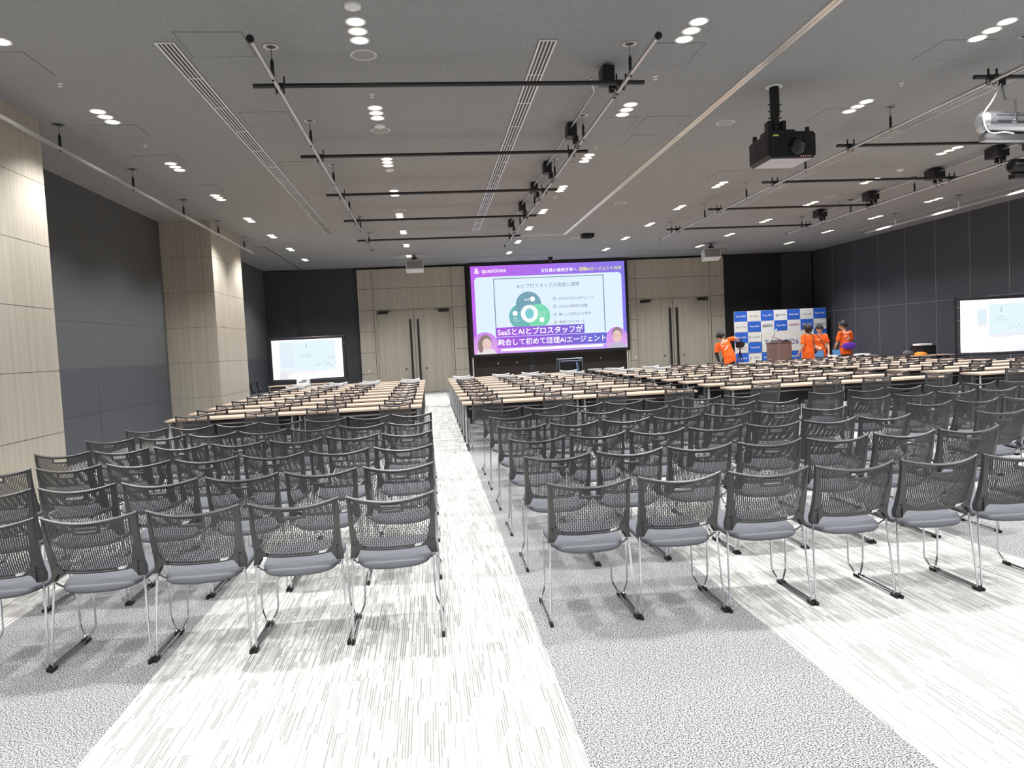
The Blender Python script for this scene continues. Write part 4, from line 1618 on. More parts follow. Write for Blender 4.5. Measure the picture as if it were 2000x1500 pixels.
# ================================================================== BANNER WALL, LECTERN
def build_banner():
    X0, X1, Z1 = 10.76, 14.21, 2.325
    Y = 25.0
    t = thing('sponsor_banner', 'blue and white chequered sponsor banner wall behind the lectern', 'banner', (X0, Y, 0))
    cw = (X1 - X0) / 7
    rh = 0.373
    mb = MB()
    mb.box((0, 0.002, Z1 - 6 * rh), (7 * cw, 0.012, Z1))
    mb.build('banner_cloth', WHITE_PAPER, t)
    mb = MB()
    for x in (0.05, 7 * cw - 0.05, 3.5 * cw):
        mb.tube([(x, 0.05, 0.0), (x, 0.05, Z1 - 0.01)], 0.018, 8)
        mb.box((x - 0.02, -0.05, 0), (x + 0.02, 0.4, 0.025))
    mb.tube([(0.0, 0.035, Z1 - 0.02), (7 * cw, 0.035, Z1 - 0.02)], 0.016, 8)
    mb.build('banner_stand', BLACK_METAL, t)
    P = Pic()
    blue = mat('print_blue', (44, 104, 214), 0.7)
    wh = mat('print_white', (246, 247, 250), 0.7)
    cream = mat('print_cream', (242, 240, 234), 0.7)
    ink = mat('print_ink', (70, 72, 78), 0.7)
    red = mat('print_red', (176, 44, 60), 0.7)
    ind = mat('print_indigo', (62, 74, 150), 0.7)
    P.rect(0, Z1 - 6 * rh, 7 * cw, Z1, wh)
    logos = {(0, 1): ('W Gaiye', ink, 0.34), (0, 3): ('AVITA', ink, 0.25), (0, 5): ('• coco code', ink, 0.36), (1, 0): ('H A C O B U', ink, 0.38), (1, 2): ('satto', ink, 0.36),
             (1, 4): ('ΛSSIGN', red, 0.36), (1, 6): ('Leverages', ink, 0.40), (2, 1): ('PLAINER', ink, 0.27), (2, 5): ('LANCER', ink, 0.36), (3, 0): ('ΛSSIGN', red, 0.36),
             (3, 6): ('satto', ink, 0.3), (4, 1): ('Buff', ink, 0.18), (4, 3): ('AVITA', ink, 0.25), (4, 5): ('PLAINER', ink, 0.27), (5, 0): ('Leverages', ink, 0.4), (5, 2): ('satto', ink, 0.36), (5, 4): ('AVITA', ink, 0.25), (5, 6): ('PLAINER', ink, 0.27)}
    for r in range(6):
        for c in range(7):
            x, z = c * cw, Z1 - (r + 1) * rh
            if r in (2, 3) and c in (2, 3, 4):
                continue
            if (r + c) % 2 == 0:
                P.rect(x + 0.004, z + 0.004, x + cw - 0.004, z + rh - 0.004, blue)
                P.text('Tskup 2026', x + cw / 2, z + rh * 0.45, wh, w=0.36, align='c', bold=0.02)
            else:
                if c in (0, 1) and r < 5:
                    P.rect(x + 0.06, z + 0.02, x + cw - 0.02, z + rh - 0.03, cream)
                s, m, w = logos.get((r, c), ('PLAINER', ink, 0.27))
                ox = 0.06 if (r, c) in ((0, 3), (2, 1), (4, 1)) else 0
                P.text(s, x + cw / 2 + ox, z + rh * 0.42, m, w=w, align='c', bold=0.006 if m is red else 0)
                if (r, c) == (0, 3):
                    P.ell(x + 0.12, z + rh * 0.48, 0.05, 0.05, ink)
                    P.ell(x + 0.12, z + rh * 0.48, 0.032, 0.032, wh)
                    P.ell(x + 0.12, z + rh * 0.48, 0.016, 0.016, ink)
                if (r, c) in ((2, 1), (4, 1)):
                    P.poly([(x + 0.06, z + 0.12), (x + 0.075, z + 0.12), (x + 0.075, z + 0.2), (x + 0.12, z + 0.2), (x + 0.12, z + 0.215), (x + 0.06, z + 0.215)], ink)
    P.rect(2 * cw + 0.01, Z1 - 4 * rh + 0.01, 5 * cw - 0.01, Z1 - 2 * rh - 0.01, cream)
    P.text('Tskup 2026', 3.5 * cw, Z1 - 3.35 * rh, ind, w=1.28, align='c', bold=0.004)
    P.build('printed_logos', t, (0, 0.0, 0))


build_banner()


def build_lectern():
    t = thing('lectern', 'brown wooden lectern in front of the sponsor banner', 'lectern', (11.52, 23.0, 0))
    br = wood_mat('lectern_brown', (116, 92, 84), (134, 108, 99), 'Z', 0.5)
    mb = MB()
    mb.box((-0.33, 0, 0.0), (-0.30, 0.45, 1.17))
    mb.box((0.30, 0, 0.0), (0.33, 0.45, 1.17))
    mb.box((-0.30, 0.0, 0.03), (0.30, 0.02, 1.17))
    mb.build('lectern_body', br, t, 0.004)
    mb = MB()
    mb.box((-0.35, -0.02, 1.17), (0.35, 0.47, 1.2))
    mb.build('lectern_top', br, t, 0.004)
    mb = MB()
    pts = [(-0.1, -0.028, 1.2), (-0.12, -0.03, 1.1), (-0.13, -0.012, 0.7), (-0.11, -0.012, 0.02)]
    mb.tube(fillet(pts, 0.05), 0.006, 6)
    o = mb.build('microphone_cable', mat('cable_pale', (190, 180, 170), 0.6), t)
    mb = MB()
    mb.box((0.02, 0.05, 0.0), (0.28, 0.25, 0.045))
    o = mb.build('mixer_box', BLACK_METAL, loc=(11.52, 23.0, 1.2005))
    tag(o, 'flat black device on the right of the lectern top', 'device')
    mb = MB()
    mb.box((-0.27, 0.04, 0.0), (0.0, 0.24, 0.07))
    o = mb.build('grey_case', GREY_PLASTIC, loc=(11.52, 23.0, 1.2005))
    tag(o, 'grey box on the left of the lectern top under the pink sheet', 'box')
    mb = MB()
    mb.add([(-0.28, 0.05, 0.18), (0.0, 0.05, 0.075), (0.02, 0.24, 0.075), (-0.26, 0.24, 0.19), (-0.28, 0.05, 0.176), (0.0, 0.05, 0.071), (0.02, 0.24, 0.071), (-0.26, 0.24, 0.186)],
           [(0, 1, 2, 3), (7, 6, 5, 4), (0, 4, 5, 1), (1, 5, 6, 2), (2, 6, 7, 3), (3, 7, 4, 0)])
    o = mb.build('pink_sheet', mat('pink_paper', (232, 92, 196), 0.7), loc=(11.52, 23.0, 1.2005))
    tag(o, 'bright pink sheet leaning on the lectern top', 'paper')
    t = thing('gooseneck_microphone', 'slim gooseneck microphone rising from the lectern', 'microphone', (11.52, 23.0, 1.2005))
    mb = MB()
    mb.disc((-0.2, 0.3, 0), 0.05, 0.02, 14)
    mb.build('microphone_base', BLACK_METAL, t)
    mb = MB()
    mb.tube(fillet([(-0.2, 0.3, 0.02), (-0.17, 0.3, 0.15), (-0.08, 0.28, 0.35)], 0.08), 0.008, 8)
    mb.build('gooseneck', mat('neck_grey', (90, 92, 98), 0.4, 0.6), t)
    mb = MB()
    mb.tube([(-0.085, 0.28, 0.34), (-0.06, 0.27, 0.40), (-0.04, 0.265, 0.43)], [0.018, 0.028, 0.016], 10)
    mb.build('microphone_head', WHITE_PAINT, t)


build_lectern()


# ================================================================== SMALL THINGS AT THE FRONT
def plain_table(label, loc, rz, group=None):
    o = copy_tree(table_a)
    o.location = loc
    o.rotation_euler = (0, 0, rz)
    o['label'] = label
    if 'group' in o:
        del o['group']
    return o


plain_table('pale folding table in front of the left portable screen', (-4.55, 21.05, 0), 0.12)
plain_table('pale folding table in front of the right portable screen', (12.5, 14.35, 0), -0.12)
plain_table('pale folding table by the right wall carrying a bag and orange cloth', (12.42, 18.52, 0), 0)
plain_table('staff table with papers and laptops near the people in orange', (11.55, 20.62, 0), 0)


def table_projector(label, loc, rz):
    t = thing('table_projector', label, 'projector', loc, rz, 'white table projectors')
    mb = MB()
    mb.box((-0.17, -0.13, 0.012), (0.17, 0.13, 0.125))
    mb.build('projector_case', WHITE_PAINT, t, 0.012)
    mb = MB()
    mb.tube([(0.08, 0.125, 0.07), (0.08, 0.15, 0.07)], 0.04, 16)
    mb.build('lens', mat('lens_glass', (26, 26, 30), 0.04, spec=0.9), t)
    mb = MB()
    for x in (-0.14, 0.14):
        for y in (-0.1, 0.1):
            mb.tube([(x, y, 0.0), (x, y, 0.014)], 0.012, 8)
    mb.build('projector_feet', BLACK_PLASTIC, t)


table_projector('white projector on the table in front of the left portable screen', (-3.62, 21.42, TABLE_H), 0.12)
table_projector('white projector on the table in front of the right portable screen', (13.1, 14.55, TABLE_H), -0.12)


def build_small_things():
    # folded sign leaning by the left projector
    t = thing('folded_sign', 'white folded card sign with dark print on the table below the left screen', 'sign', (-3.62, 21.18, TABLE_H), 0.12)
    mb = MB()
    mb.add([(-0.16, 0, 0), (0.16, 0, 0), (0.16, 0.04, 0.17), (-0.16, 0.04, 0.17), (-0.16, 0.085, 0), (0.16, 0.085, 0), (0.16, 0.044, 0.172), (-0.16, 0.044, 0.172)],
           [(0, 1, 2, 3), (5, 4, 7, 6), (3, 2, 6, 7)])
    mb.build('card', WHITE_PAPER, t)
    mb = MB()
    for z, a, b in ((0.10, -0.02, 0.12), (0.06, -0.1, 0.1)):
        k = z / 0.17 * 0.04
        mb.add([(a, k - 0.002, z), (b, k - 0.002, z), (b, k + 0.006 - 0.002, z + 0.025), (a, k + 0.006 - 0.002, z + 0.025)], [(0, 1, 2, 3)])
    mb.build('printed_lines', mat('print_ink', (70, 72, 78), 0.7), t)
    # equipment case on a cart in front of the alcove
    t = thing('equipment_case', 'black metal-edged equipment case in front of the dark alcove under the screen', 'equipment case', (4.13, 21.4, 0))
    mb = MB()
    z0, z1 = 0.72, 1.04
    w, d = 0.345, 0.42
    mb.box((-w, 0.0, z0), (w, d, z0 + 0.02))
    mb.box((-w, d - 0.02, z0), (w, d, z1))
    mb.box((-w, 0.0, z0), (-w + 0.02, d, z1))
    mb.box((w - 0.02, 0, z0), (w, d, z1))
    mb.box((-w + 0.02, 0.03, z0 + 0.02), (w - 0.02, d - 0.03, z0 + 0.22))
    mb.build('case_shell', BLACK_METAL, t)
    mb = MB()
    for a, b in (((-w, 0), (w, 0)), ((w, 0), (w, d)), ((w, d), (-w, d)), ((-w, d), (-w, 0))):
        mb.tube([(a[0], a[1], z1), (b[0], b[1], z1)], 0.016, 8)
    for a in ((-w, 0), (w, 0), (w, d), (-w, d)):
        mb.tube([(a[0], a[1], z0), (a[0], a[1], z1)], 0.012, 8)
    mb.tube([(-w + 0.03, -0.01, z1 - 0.06), (w - 0.03, -0.01, z1 - 0.06)], 0.012, 8)
    mb.build('case_edging', mat('edging_blue_grey', (150, 158, 178), 0.35, 0.7), t)
    mb = MB()
    for x in (-w + 0.03, w - 0.03):
        for y in (0.03, d - 0.03):
            mb.tube([(x, y, 0.05), (x, y, z0)], 0.014, 8)
            mb.tube([(x - 0.012, y, 0.03), (x + 0.012, y, 0.03)], 0.03, 12)
    mb.box((-w, 0, 0.2), (w, d, 0.22))
    mb.build('cart_frame', BLACK_METAL, t)
    mb = MB()
    mb.tube(fillet([(0.15, -0.02, z1 - 0.1), (0.17, -0.03, z0 + 0.1), (0.2, -0.03, 0.5), (0.22, -0.02, 0.24)], 0.05), 0.007, 6)
    mb.tube(fillet([(0.18, -0.02, z1 - 0.1), (0.21, -0.03, z0 + 0.1), (0.22, -0.03, 0.5), (0.26, -0.02, 0.24)], 0.05), 0.005, 6)
    mb.build('blue_cable', mat('cable_blue', (150, 190, 236), 0.5), t)
    for x, lab in ((4.86, 'small grey side table just right of the equipment case'), (5.35, 'small grey side table second from the equipment case')):
        t = thing('side_table', lab, 'side table', (x, 21.5, 0), 0, 'small grey side tables')
        mb = MB()
        mb.disc((0, 0, 0.66), 0.22, 0.035, 28)
        mb.build('table_top', mat('side_grey', (176, 178, 182), 0.5), t)
        mb = MB()
        mb.tube([(0, 0, 0.02), (0, 0, 0.66)], 0.025, 12)
        mb.disc((0, 0, 0.0), 0.17, 0.02, 24)
        mb.build('pedestal', BLACK_METAL, t)
    # black subwoofer with a white cushion
    t = thing('black_cabinet', 'black floor loudspeaker cabinet against the right wall', 'loudspeaker', (13.85, 19.05, 0))
    mb = MB()
    mb.box((-0.2, 0, 0.02), (0.2, 0.55, 0.95))
    mb.build('cabinet_body', BLACK_METAL, t, 0.01)
    mb = MB()
    mb.box((-0.17, -0.012, 0.08), (0.17, 0.002, 0.9))
    mb.build('front_grille', mat('grille_black', (18, 18, 19), 0.8), t)
    mb = MB()
    mb.box((-0.2, 0.0, 0.0), (0.2, 0.05, 0.02))
    mb.box((-0.2, 0.5, 0.0), (0.2, 0.55, 0.02))
    mb.build('cabinet_feet', DARK_RUBBER, t)
    mb = MB()
    mb.box((-0.28, 0.02, 0.9505), (0.1, 0.32, 1.005))
    o = mb.build('white_tray', WHITE_PAPER, loc=(13.85, 19.05, 0), bevel=0.02)
    tag(o, 'thin white tray lying on the black loudspeaker by the right wall', 'tray')
    # bag and orange cloth
    t = thing('grey_bag', 'dark grey bag on the table by the right wall, beside the orange cloth', 'bag', (13.0, 18.75, TABLE_H))
    mb = MB()
    mb.ellipsoid((0, 0, 0.075), (0.15, 0.1, 0.074), 18, 10)
    mb.build('bag_body', mat('bag_grey', (96, 98, 104), 0.8, noise=0.15, nscale=40), t)
    mb = MB()
    mb.tube([(0.07 * math.cos(q), -0.05 - 0.06 * math.sin(q) * 0.3, 0.11 + 0.05 * math.sin(q)) for q in [PI * k / 8 for k in range(9)]], 0.008, 6)
    mb.build('bag_handle', BLACK_METAL, t)
    mb = MB()
    n = 20
    rings = []
    for k, (rr, z) in enumerate(((1.0, 0.0), (1.0, 0.02), (0.85, 0.06), (0.5, 0.085), (0.15, 0.09))):
        rings.append([(0.17 * rr * math.cos(2 * PI * i / n) * (1 + 0.18 * math.sin(3 * i + k)), 0.11 * rr * math.sin(2 * PI * i / n) * (1 + 0.15 * math.cos(5 * i)), z + (0.012 * math.sin(4 * i + k) if 0 < k < 4 else 0)) for i in range(n)])
    mb.loft(rings)
    o = mb.build('orange_cloth', mat('orange_light', (250, 156, 60), 0.85), loc=(13.32, 18.7, TABLE_H))
    tag(o, 'crumpled orange cloth on the table by the right wall', 'cloth')
    mb = MB()
    mb.tube([(-0.08 + 0.045 * k, 19.3 + 0.10 * math.sin(0.55 * k) - 0.012 * k, 0.006) for k in range(13)], 0.006, 6)
    o = mb.build('floor_cable', mat('cable_grey', (150, 150, 150), 0.6))
    tag(o, 'thin grey cable across the far end of the main aisle', 'cable')
    # white papers and laptops near the staff
    for x, y, s, lab, rz in ((11.92, 20.68, 0.085, 'loose white papers on the staff table, left heap', 0.2), (12.85, 20.72, 0.2, 'loose white papers on the staff table, right heap', -0.1)):
        mb = MB()
        for k in range(4):
            M = Matrix.Rotation(0.25 * k - 0.3, 4, 'Z') @ Matrix.Translation((0.03 * k, 0.015 * k, 0))
            mb.box((-s, -0.12, 0.014 * k), (s, 0.12, 0.014 * (k + 1)), 0, M)
        o = mb.build('paper_pile', WHITE_PAPER, loc=(x, y, TABLE_H))
        o.rotation_euler = (0, 0, rz)
        tag(o, lab, 'papers', 'papers on the staff table')
    for x, y, lab, rz in ((12.22, 20.78, 'open laptop with a blue screen before the person with the purple bag', 0.25), (11.62, 20.84, 'open laptop with a pale blue screen beside the middle person', -0.2)):
        t = thing('laptop', lab, 'laptop', (x, y, TABLE_H), rz, 'laptops on the staff table')
        mb = MB()
        mb.box((-0.16, -0.11, 0), (0.16, 0.11, 0.016))
        mb.build('laptop_base', mat('laptop_dark', (44, 46, 52), 0.4), t, 0.003)
        M = Matrix.Translation((0, 0.11, 0.014)) @ Matrix.Rotation(math.radians(-15), 4, 'X')
        mb = MB()
        mb.box((-0.16, 0, 0), (0.16, 0.01, 0.215), 0, M)
        l = mb.build('laptop_lid', mat('laptop_dark', (44, 46, 52), 0.4), t, 0.003)
        mb = MB()
        mb.box((-0.148, -0.002, 0.012), (0.148, 0.001, 0.2), 0, M)
        mb.build('laptop_screen', emit('laptop_blue', (96, 140, 190), 1.0), l)
    # video camera on a tripod, used by the person at the left
    t = thing('video_camera', 'black video camera held by the bending person in orange', 'video camera', (9.30, 21.25, 1.12), -0.7)
    mb = MB()
    mb.box((-0.075, -0.17, 0), (0.075, 0.17, 0.17))
    mb.box((-0.10, -0.08, 0.03), (-0.07, 0.08, 0.15))
    mb.build('camera_body', BLACK_METAL, t, 0.012)
    mb = MB()
    mb.tube([(0, 0.16, 0.09), (0, 0.24, 0.09), (0, 0.24, 0.09), (0, 0.31, 0.09)], [0.055, 0.055, 0.068, 0.072], 16)
    mb.build('camera_lens', BLACK_PLASTIC, t)
    mb = MB()
    mb.tube(fillet([(0, -0.13, 0.16), (0, -0.13, 0.24), (0, 0.12, 0.24), (0, 0.12, 0.16)], 0.03), 0.014, 8)
    mb.tube([(0, 0.1, 0.24), (0.02, 0.2, 0.27)], 0.02, 10)
    mb.build('camera_handle', BLACK_METAL, t)
    t = thing('camera_tripod', 'black tripod under the video camera at the left of the banner', 'tripod', (9.30, 21.25, 0))
    mb = MB()
    mb.tube([(0, 0, 0.75), (0, 0, 1.09)], 0.018, 10)
    mb.build('centre_column', BLACK_METAL, t)
    mb = MB()
    mb.disc((0, 0, 1.06), 0.05, 0.058, 14)
    mb.tube([(0, 0, 1.12), (0.16, -0.12, 1.0)], 0.011, 8)
    mb.build('tripod_head', mat('tripod_silver', (180, 182, 186), 0.35, 0.6), t)
    for k in range(3):
        a = 0.1 + 2 * PI * k / 3
        mb = MB()
        mb.tube([(0.02 * math.cos(a), 0.02 * math.sin(a), 0.98), (0.26 * math.cos(a), 0.26 * math.sin(a), 0.012)], 0.014, 8)
        mb.build('leg', BLACK_METAL, t)


build_small_things()


# ================================================================== PEOPLE
def remeshed(mb, name, m, parent, voxel=0.011, smooth=3):
    me = mb.mesh(name, m)
    o = bpy.data.objects.new(name, me)
    COL.objects.link(o)
    r = o.modifiers.new('r', 'REMESH')
    r.mode = 'VOXEL'
    r.voxel_size = voxel
    s = o.modifiers.new('s', 'SMOOTH')
    s.factor = 0.5
    s.iterations = smooth
    dg = bpy.context.evaluated_depsgraph_get()
    me2 = bpy.data.meshes.new_from_object(o.evaluated_get(dg))
    o.modifiers.clear()
    o.data = me2
    me2.name = name
    if not me2.materials:
        me2.materials.append(m)
    for p in me2.polygons:
        p.use_smooth = True
    if parent:
        o.parent = parent
    return o


def limb(mb, pts, rs, seg=12):
    for p, r in zip(pts, rs):
        mb.ellipsoid(p, (r, r, r), 12, 8)
    mb.tube(pts, rs, seg)


def oval(c, rx, ry, n=20, ax=Vector((1, 0, 0)), ay=Vector((0, 1, 0))):
    return [tuple(Vector(c) + ax * (rx * math.cos(2 * PI * k / n)) + ay * (ry * math.sin(2 * PI * k / n))) for k in range(n)]


def hand(mb, wrist, d, side, up, curl=0.5):
    """palm and five fingers; d points from the wrist to the fingers, side towards the thumb, up is the back of the hand"""
    d, side, up = Vector(d).normalized(), Vector(side).normalized(), Vector(up).normalized()
    w = Vector(wrist)
    pc = w + d * 0.05
    M = Matrix((d, side, up)).transposed()
    mb.ellipsoid(pc, (0.052, 0.042, 0.017), 12, 8, 0, M)
    for k, (off, L) in enumerate(((0.030, 0.070), (0.010, 0.078), (-0.010, 0.072), (-0.029, 0.058))):
        a = w + d * 0.088 + side * off
        b = a + d * L * 0.5 * math.cos(curl * 0.5) - up * L * 0.5 * math.sin(curl * 0.5)
        c = b + d * L * 0.5 * math.cos(curl * 1.6) - up * L * 0.5 * math.sin(curl * 1.6)
        mb.tube([a - d * 0.02, a, b, c], [0.0095, 0.0092, 0.0085, 0.007], 8)
        mb.ellipsoid(c, (0.007, 0.007, 0.007), 8, 6)
    a = w + d * 0.03 + side * 0.032
    b = a + side * 0.026 + d * 0.026 - up * 0.006
    c = b + d * 0.032 + side * 0.006 - up * 0.010
    mb.tube([a - side * 0.012, a, b, c], [0.012, 0.012, 0.010, 0.008], 8)
    mb.ellipsoid(c, (0.008, 0.008, 0.008), 8, 6)


def person(label, loc, rz, J, extra=None, glasses=False, bag=None, group='staff in orange shirts', back_print=True, chest_print=False, hair_long=0.0, black_sleeve=None, hem=0.14):
    """J: joints in the figure's own frame, x right, y forwards, z up"""
    t = thing('person', label, 'person', loc, rz, group)
    V = {k: Vector(v) for k, v in J.items()}
    up = (V['neck'] - V['pelvis']).normalized()
    rt = (V['shoulder_r'] - V['shoulder_l']).normalized()
    fw = up.cross(rt).normalized()
    H = V['head']
    hf = Vector(J.get('look', (0, 1, 0))).normalized()
    hr = hf.cross(Vector((0, 0, 1))).normalized()
    hu = hr.cross(hf).normalized()
    HM = Matrix((hr, hf, hu)).transposed() @ Matrix.Scale(1.10, 3)
    # --- body, one continuous surface
    mb = MB()
    sp = [V['pelvis'] - up * 0.06, V['pelvis'] + up * 0.02, V['pelvis'].lerp(V['neck'], 0.3), V['pelvis'].lerp(V['neck'], 0.62), V['pelvis'].lerp(V['neck'], 0.86), V['neck'] - up * 0.01]
    dims = [(0.145, 0.10), (0.155, 0.105), (0.13, 0.09), (0.155, 0.105), (0.15, 0.085), (0.058, 0.055)]
    mb.loft([oval(p, a, b, 20, rt, fw) for p, (a, b) in zip(sp, dims)])
    limb(mb, [V['neck'] - up * 0.03, H - hu * 0.05], [0.056, 0.052])
    mb.ellipsoid(H, (0.075, 0.095, 0.112), 20, 14, 0, HM)
    mb.ellipsoid(H + HM @ Vector((0, 0.02, -0.055)), (0.056, 0.068, 0.062), 16, 10, 0, HM)
    nose = [H + HM @ Vector(p) for p in ((0, 0.088, 0.015), (0, 0.104, -0.012), (0, 0.110, -0.028))]
    mb.tube(nose, [0.007, 0.010, 0.013], 8)
    for s in (-1, 1):
        mb.ellipsoid(H + HM @ Vector((s * 0.076, -0.006, -0.012)), (0.012, 0.020, 0.032), 10, 8, 0, HM)
    for s, q in (('l', -1), ('r', 1)):
        sh, el, wr = V['shoulder_' + s], V['elbow_' + s], V['wrist_' + s]
        limb(mb, [sh, sh.lerp(el, 0.5), el, el.lerp(wr, 0.35), wr], [0.052, 0.047, 0.038, 0.040, 0.027])
        d = (wr - el).normalized()
        thumb = Vector(J.get('thumb_' + s, (-q, 0.3, 0)))
        thumb = (thumb - d * thumb.dot(d)).normalized()
        hand(mb, wr, d, thumb, thumb.cross(d) * q, J.get('curl', 0.5))
        hp, kn, an = V['hip_' + s], V['knee_' + s], V['ankle_' + s]
        limb(mb, [hp, hp.lerp(kn, 0.5), kn, kn.lerp(an, 0.3), an], [0.082, 0.072, 0.054, 0.054, 0.036])
    remeshed(mb, 'body', SKIN, t, 0.0095, 2)
    # --- shirt
    mb = MB()
    sp = [V['pelvis'] - up * 0.09 - Vector((0, 0, hem)), V['pelvis'] + up * 0.0, V['pelvis'].lerp(V['neck'], 0.3), V['pelvis'].lerp(V['neck'], 0.62), V['pelvis'].lerp(V['neck'], 0.86), V['neck'] - up * 0.025]
    dims = [(0.200, 0.158), (0.190, 0.145), (0.168, 0.124), (0.180, 0.128), (0.165, 0.105), (0.075, 0.070)]
    mb.loft([oval(p, a, b, 24, rt, fw) for p, (a, b) in zip(sp, dims)])
    for s in 'lr':
        sh, el = V['shoulder_' + s], V['elbow_' + s]
        e2 = sh.lerp(el, 0.78)
        limb(mb, [sh.lerp(V['neck'], 0.35) - up * 0.03, sh], [0.07, 0.070])
        mb.tube([sh, sh.lerp(e2, 0.5), e2], [0.070, 0.069, 0.074], 14)
    # soft folds across the cloth
    shirt = remeshed(mb, 'shirt', ORANGE, t, 0.011, 4)
    for v in shirt.data.vertices:
        c = v.co
        k = 0.006 * math.sin(26 * c.z + 14 * c.x + 5 * math.sin(9 * c.y)) * math.sin(11 * c.x - 7 * c.z)
        v.co = c + v.normal * k
    shirt['label'] = 'orange short-sleeved staff T-shirt'
    # --- trousers and shoes
    mb = MB()
    mb.loft([oval(V['pelvis'] + up * z, a, b, 20, rt, fw) for z, a, b in ((-0.12, 0.155, 0.118), (-0.04, 0.163, 0.12), (0.05, 0.158, 0.115))])
    for s in 'lr':
        hp, kn, an = V['hip_' + s], V['knee_' + s], V['ankle_' + s]
        limb(mb, [hp, hp.lerp(kn, 0.5), kn, kn.lerp(an, 0.4), an], [0.096, 0.086, 0.068, 0.066, 0.060])
    tr = remeshed(mb, 'trousers', NAVY, t, 0.013, 2)
    for s in 'lr':
        an = V['ankle_' + s]
        mb = MB()
        mb.ellipsoid((an.x, an.y + 0.055, 0.045), (0.046, 0.135, 0.044), 16, 10)
        mb.box((an.x - 0.042, an.y - 0.07, 0.0005), (an.x + 0.042, an.y + 0.18, 0.022))
        remeshed(mb, 'shoe', DARK_RUBBER, t, 0.012, 2)
    # --- hair
    mb = MB()
    mb.ellipsoid((0, 0, 0), (0.112, 0.130, 0.138), 56, 40)
    keep_v, keep_f = mb.v, mb.f
    q = MB()

    def is_hair(p):
        x, y, z = p
        if z < -0.085 - hair_long + 0.016 * math.sin(70 * x + 3) * math.cos(50 * y):
            return False
        if y > 0.03 and z < 0.034 + 0.018 * math.sin(75 * x + 1):
            return False
        if y > -0.02 and z < -0.02:
            return False
        return True
    sel = [f for f in keep_f if all(is_hair(keep_v[i]) for i in f)]
    ids = sorted({i for f in sel for i in f})
    mp = {i: k for k, i in enumerate(ids)}
    vs = []
    for i in ids:
        p = Vector(keep_v[i])
        az = math.atan2(p.y, p.x)
        p *= 1 + 0.028 * math.sin(19 * az + 30 * p.z) + 0.02 * math.sin(31 * az - 14 * p.z) + 0.03 * math.sin(5 * az + 2) * math.sin(28 * p.z)
        vs.append(tuple(H + HM @ (p + Vector((0, -0.008, 0.006)))))
    n = len(vs)
    inner = [tuple(H + (Vector(p) - H) * 0.86) for p in vs]
    fs = [tuple(mp[i] for i in f) for f in sel]
    q.add(vs + inner, fs + [tuple(i + n for i in f[::-1]) for f in fs])
    # close the hairline
    cnt = {}
    for f in fs:
        for a, b in zip(f, f[1:] + f[:1]):
            cnt[(a, b)] = 1
    rim = [(b, a, a + n, b + n) for (a, b) in cnt if (b, a) not in cnt and a != b]
    q.f += rim
    q.mi += [0] * len(rim)
    q.build('hair', HAIR, t, weld=True)
    # --- face
    for s in (-1, 1):
        mb = MB()
        mb.ellipsoid(H + HM @ Vector((s * 0.031, 0.083, 0.008)), (0.013, 0.008, 0.007), 10, 8, 0, HM)
        mb.build('eye', mat('eye_dark', (40, 34, 32), 0.3), t)
    mb = MB()
    mb.ellipsoid(H + HM @ Vector((0, 0.083, -0.058)), (0.022, 0.008, 0.006), 10, 8, 0, HM)
    mb.build('mouth', mat('lip', (176, 96, 88), 0.5), t)
    if glasses:
        mb = MB()
        for s in (-1, 1):
            mb.tube([H + HM @ Vector((s * 0.033 + 0.026 * math.cos(a), 0.104, 0.008 + 0.019 * math.sin(a))) for a in [2 * PI * k / 14 for k in range(15)]], 0.0028, 6)
            mb.tube([H + HM @ Vector((s * 0.058, 0.102, 0.012)), H + HM @ Vector((s * 0.084, -0.01, 0.006))], 0.0028, 6)
        mb.tube([H + HM @ Vector((-0.008, 0.106, 0.01)), H + HM @ Vector((0.008, 0.106, 0.01))], 0.0028, 6)
        mb.build('glasses', BLACK_METAL, t)
    # --- print on the shirt, laid onto the cloth
    bm = bmesh.new()
    bm.from_mesh(shirt.data)
    tree = BVHTree.FromBMesh(bm)
    bm.free()
    wp = mat('shirt_print', (250, 244, 236), 0.8)

    def onto(pts2, faces, cx, cz, sgn):
        """pts2 in metres, around the point cz up the spine; sgn -1 back, +1 chest"""
        base = V['pelvis'].lerp(V['neck'], cz) + rt * cx
        out = []
        for x, z in pts2:
            o = base + rt * (x * -sgn * -1 if sgn < 0 else -x * 1) + up * z
            if sgn < 0:
                o = base + rt * x + up * z
            hit = tree.ray_cast(o + fw * sgn * 0.6, -fw * sgn)
            out.append((hit[0] if hit[0] is not None else o + fw * sgn * 0.12) + fw * sgn * 0.0045)
        return out, faces
    if back_print:
        pr = MB()
        vs, fs = text_mesh('STAFF', 0.02)
        wd = max(p[0] for p in vs)
        pts = []
        for x, z in vs:
            u = (x / wd - 0.5)
            pts.append((u * 0.24, z * 0.075 + 0.022 * (1 - 4 * u * u)))
        pr.add(*onto(pts, fs, 0, 0.78, -1))
        for poly in ([(-0.10, 0.06), (-0.03, 0.075), (-0.06, 0.03)], [(-0.06, -0.055), (0.06, 0.0), (0.12, 0.01), (0.13, -0.02), (0.06, -0.03), (-0.05, -0.085)], [(0.0, 0.035), (0.05, 0.015), (0.06, 0.0), (0.04, 0.0), (-0.01, 0.025)]):
            pr.add(*onto(poly, [tuple(range(len(poly)))], 0, 0.55, -1))
        pr.build('shirt_print', wp, shirt)
    if chest_print:
        pr = MB()
        poly = [(-0.02, -0.015), (0.02, -0.015), (0.02, 0.015), (-0.02, 0.015)]
        pr.add(*onto(poly, [(0, 1, 2, 3)], 0.06, 0.66, 1))
        pr.build('shirt_print', wp, shirt)

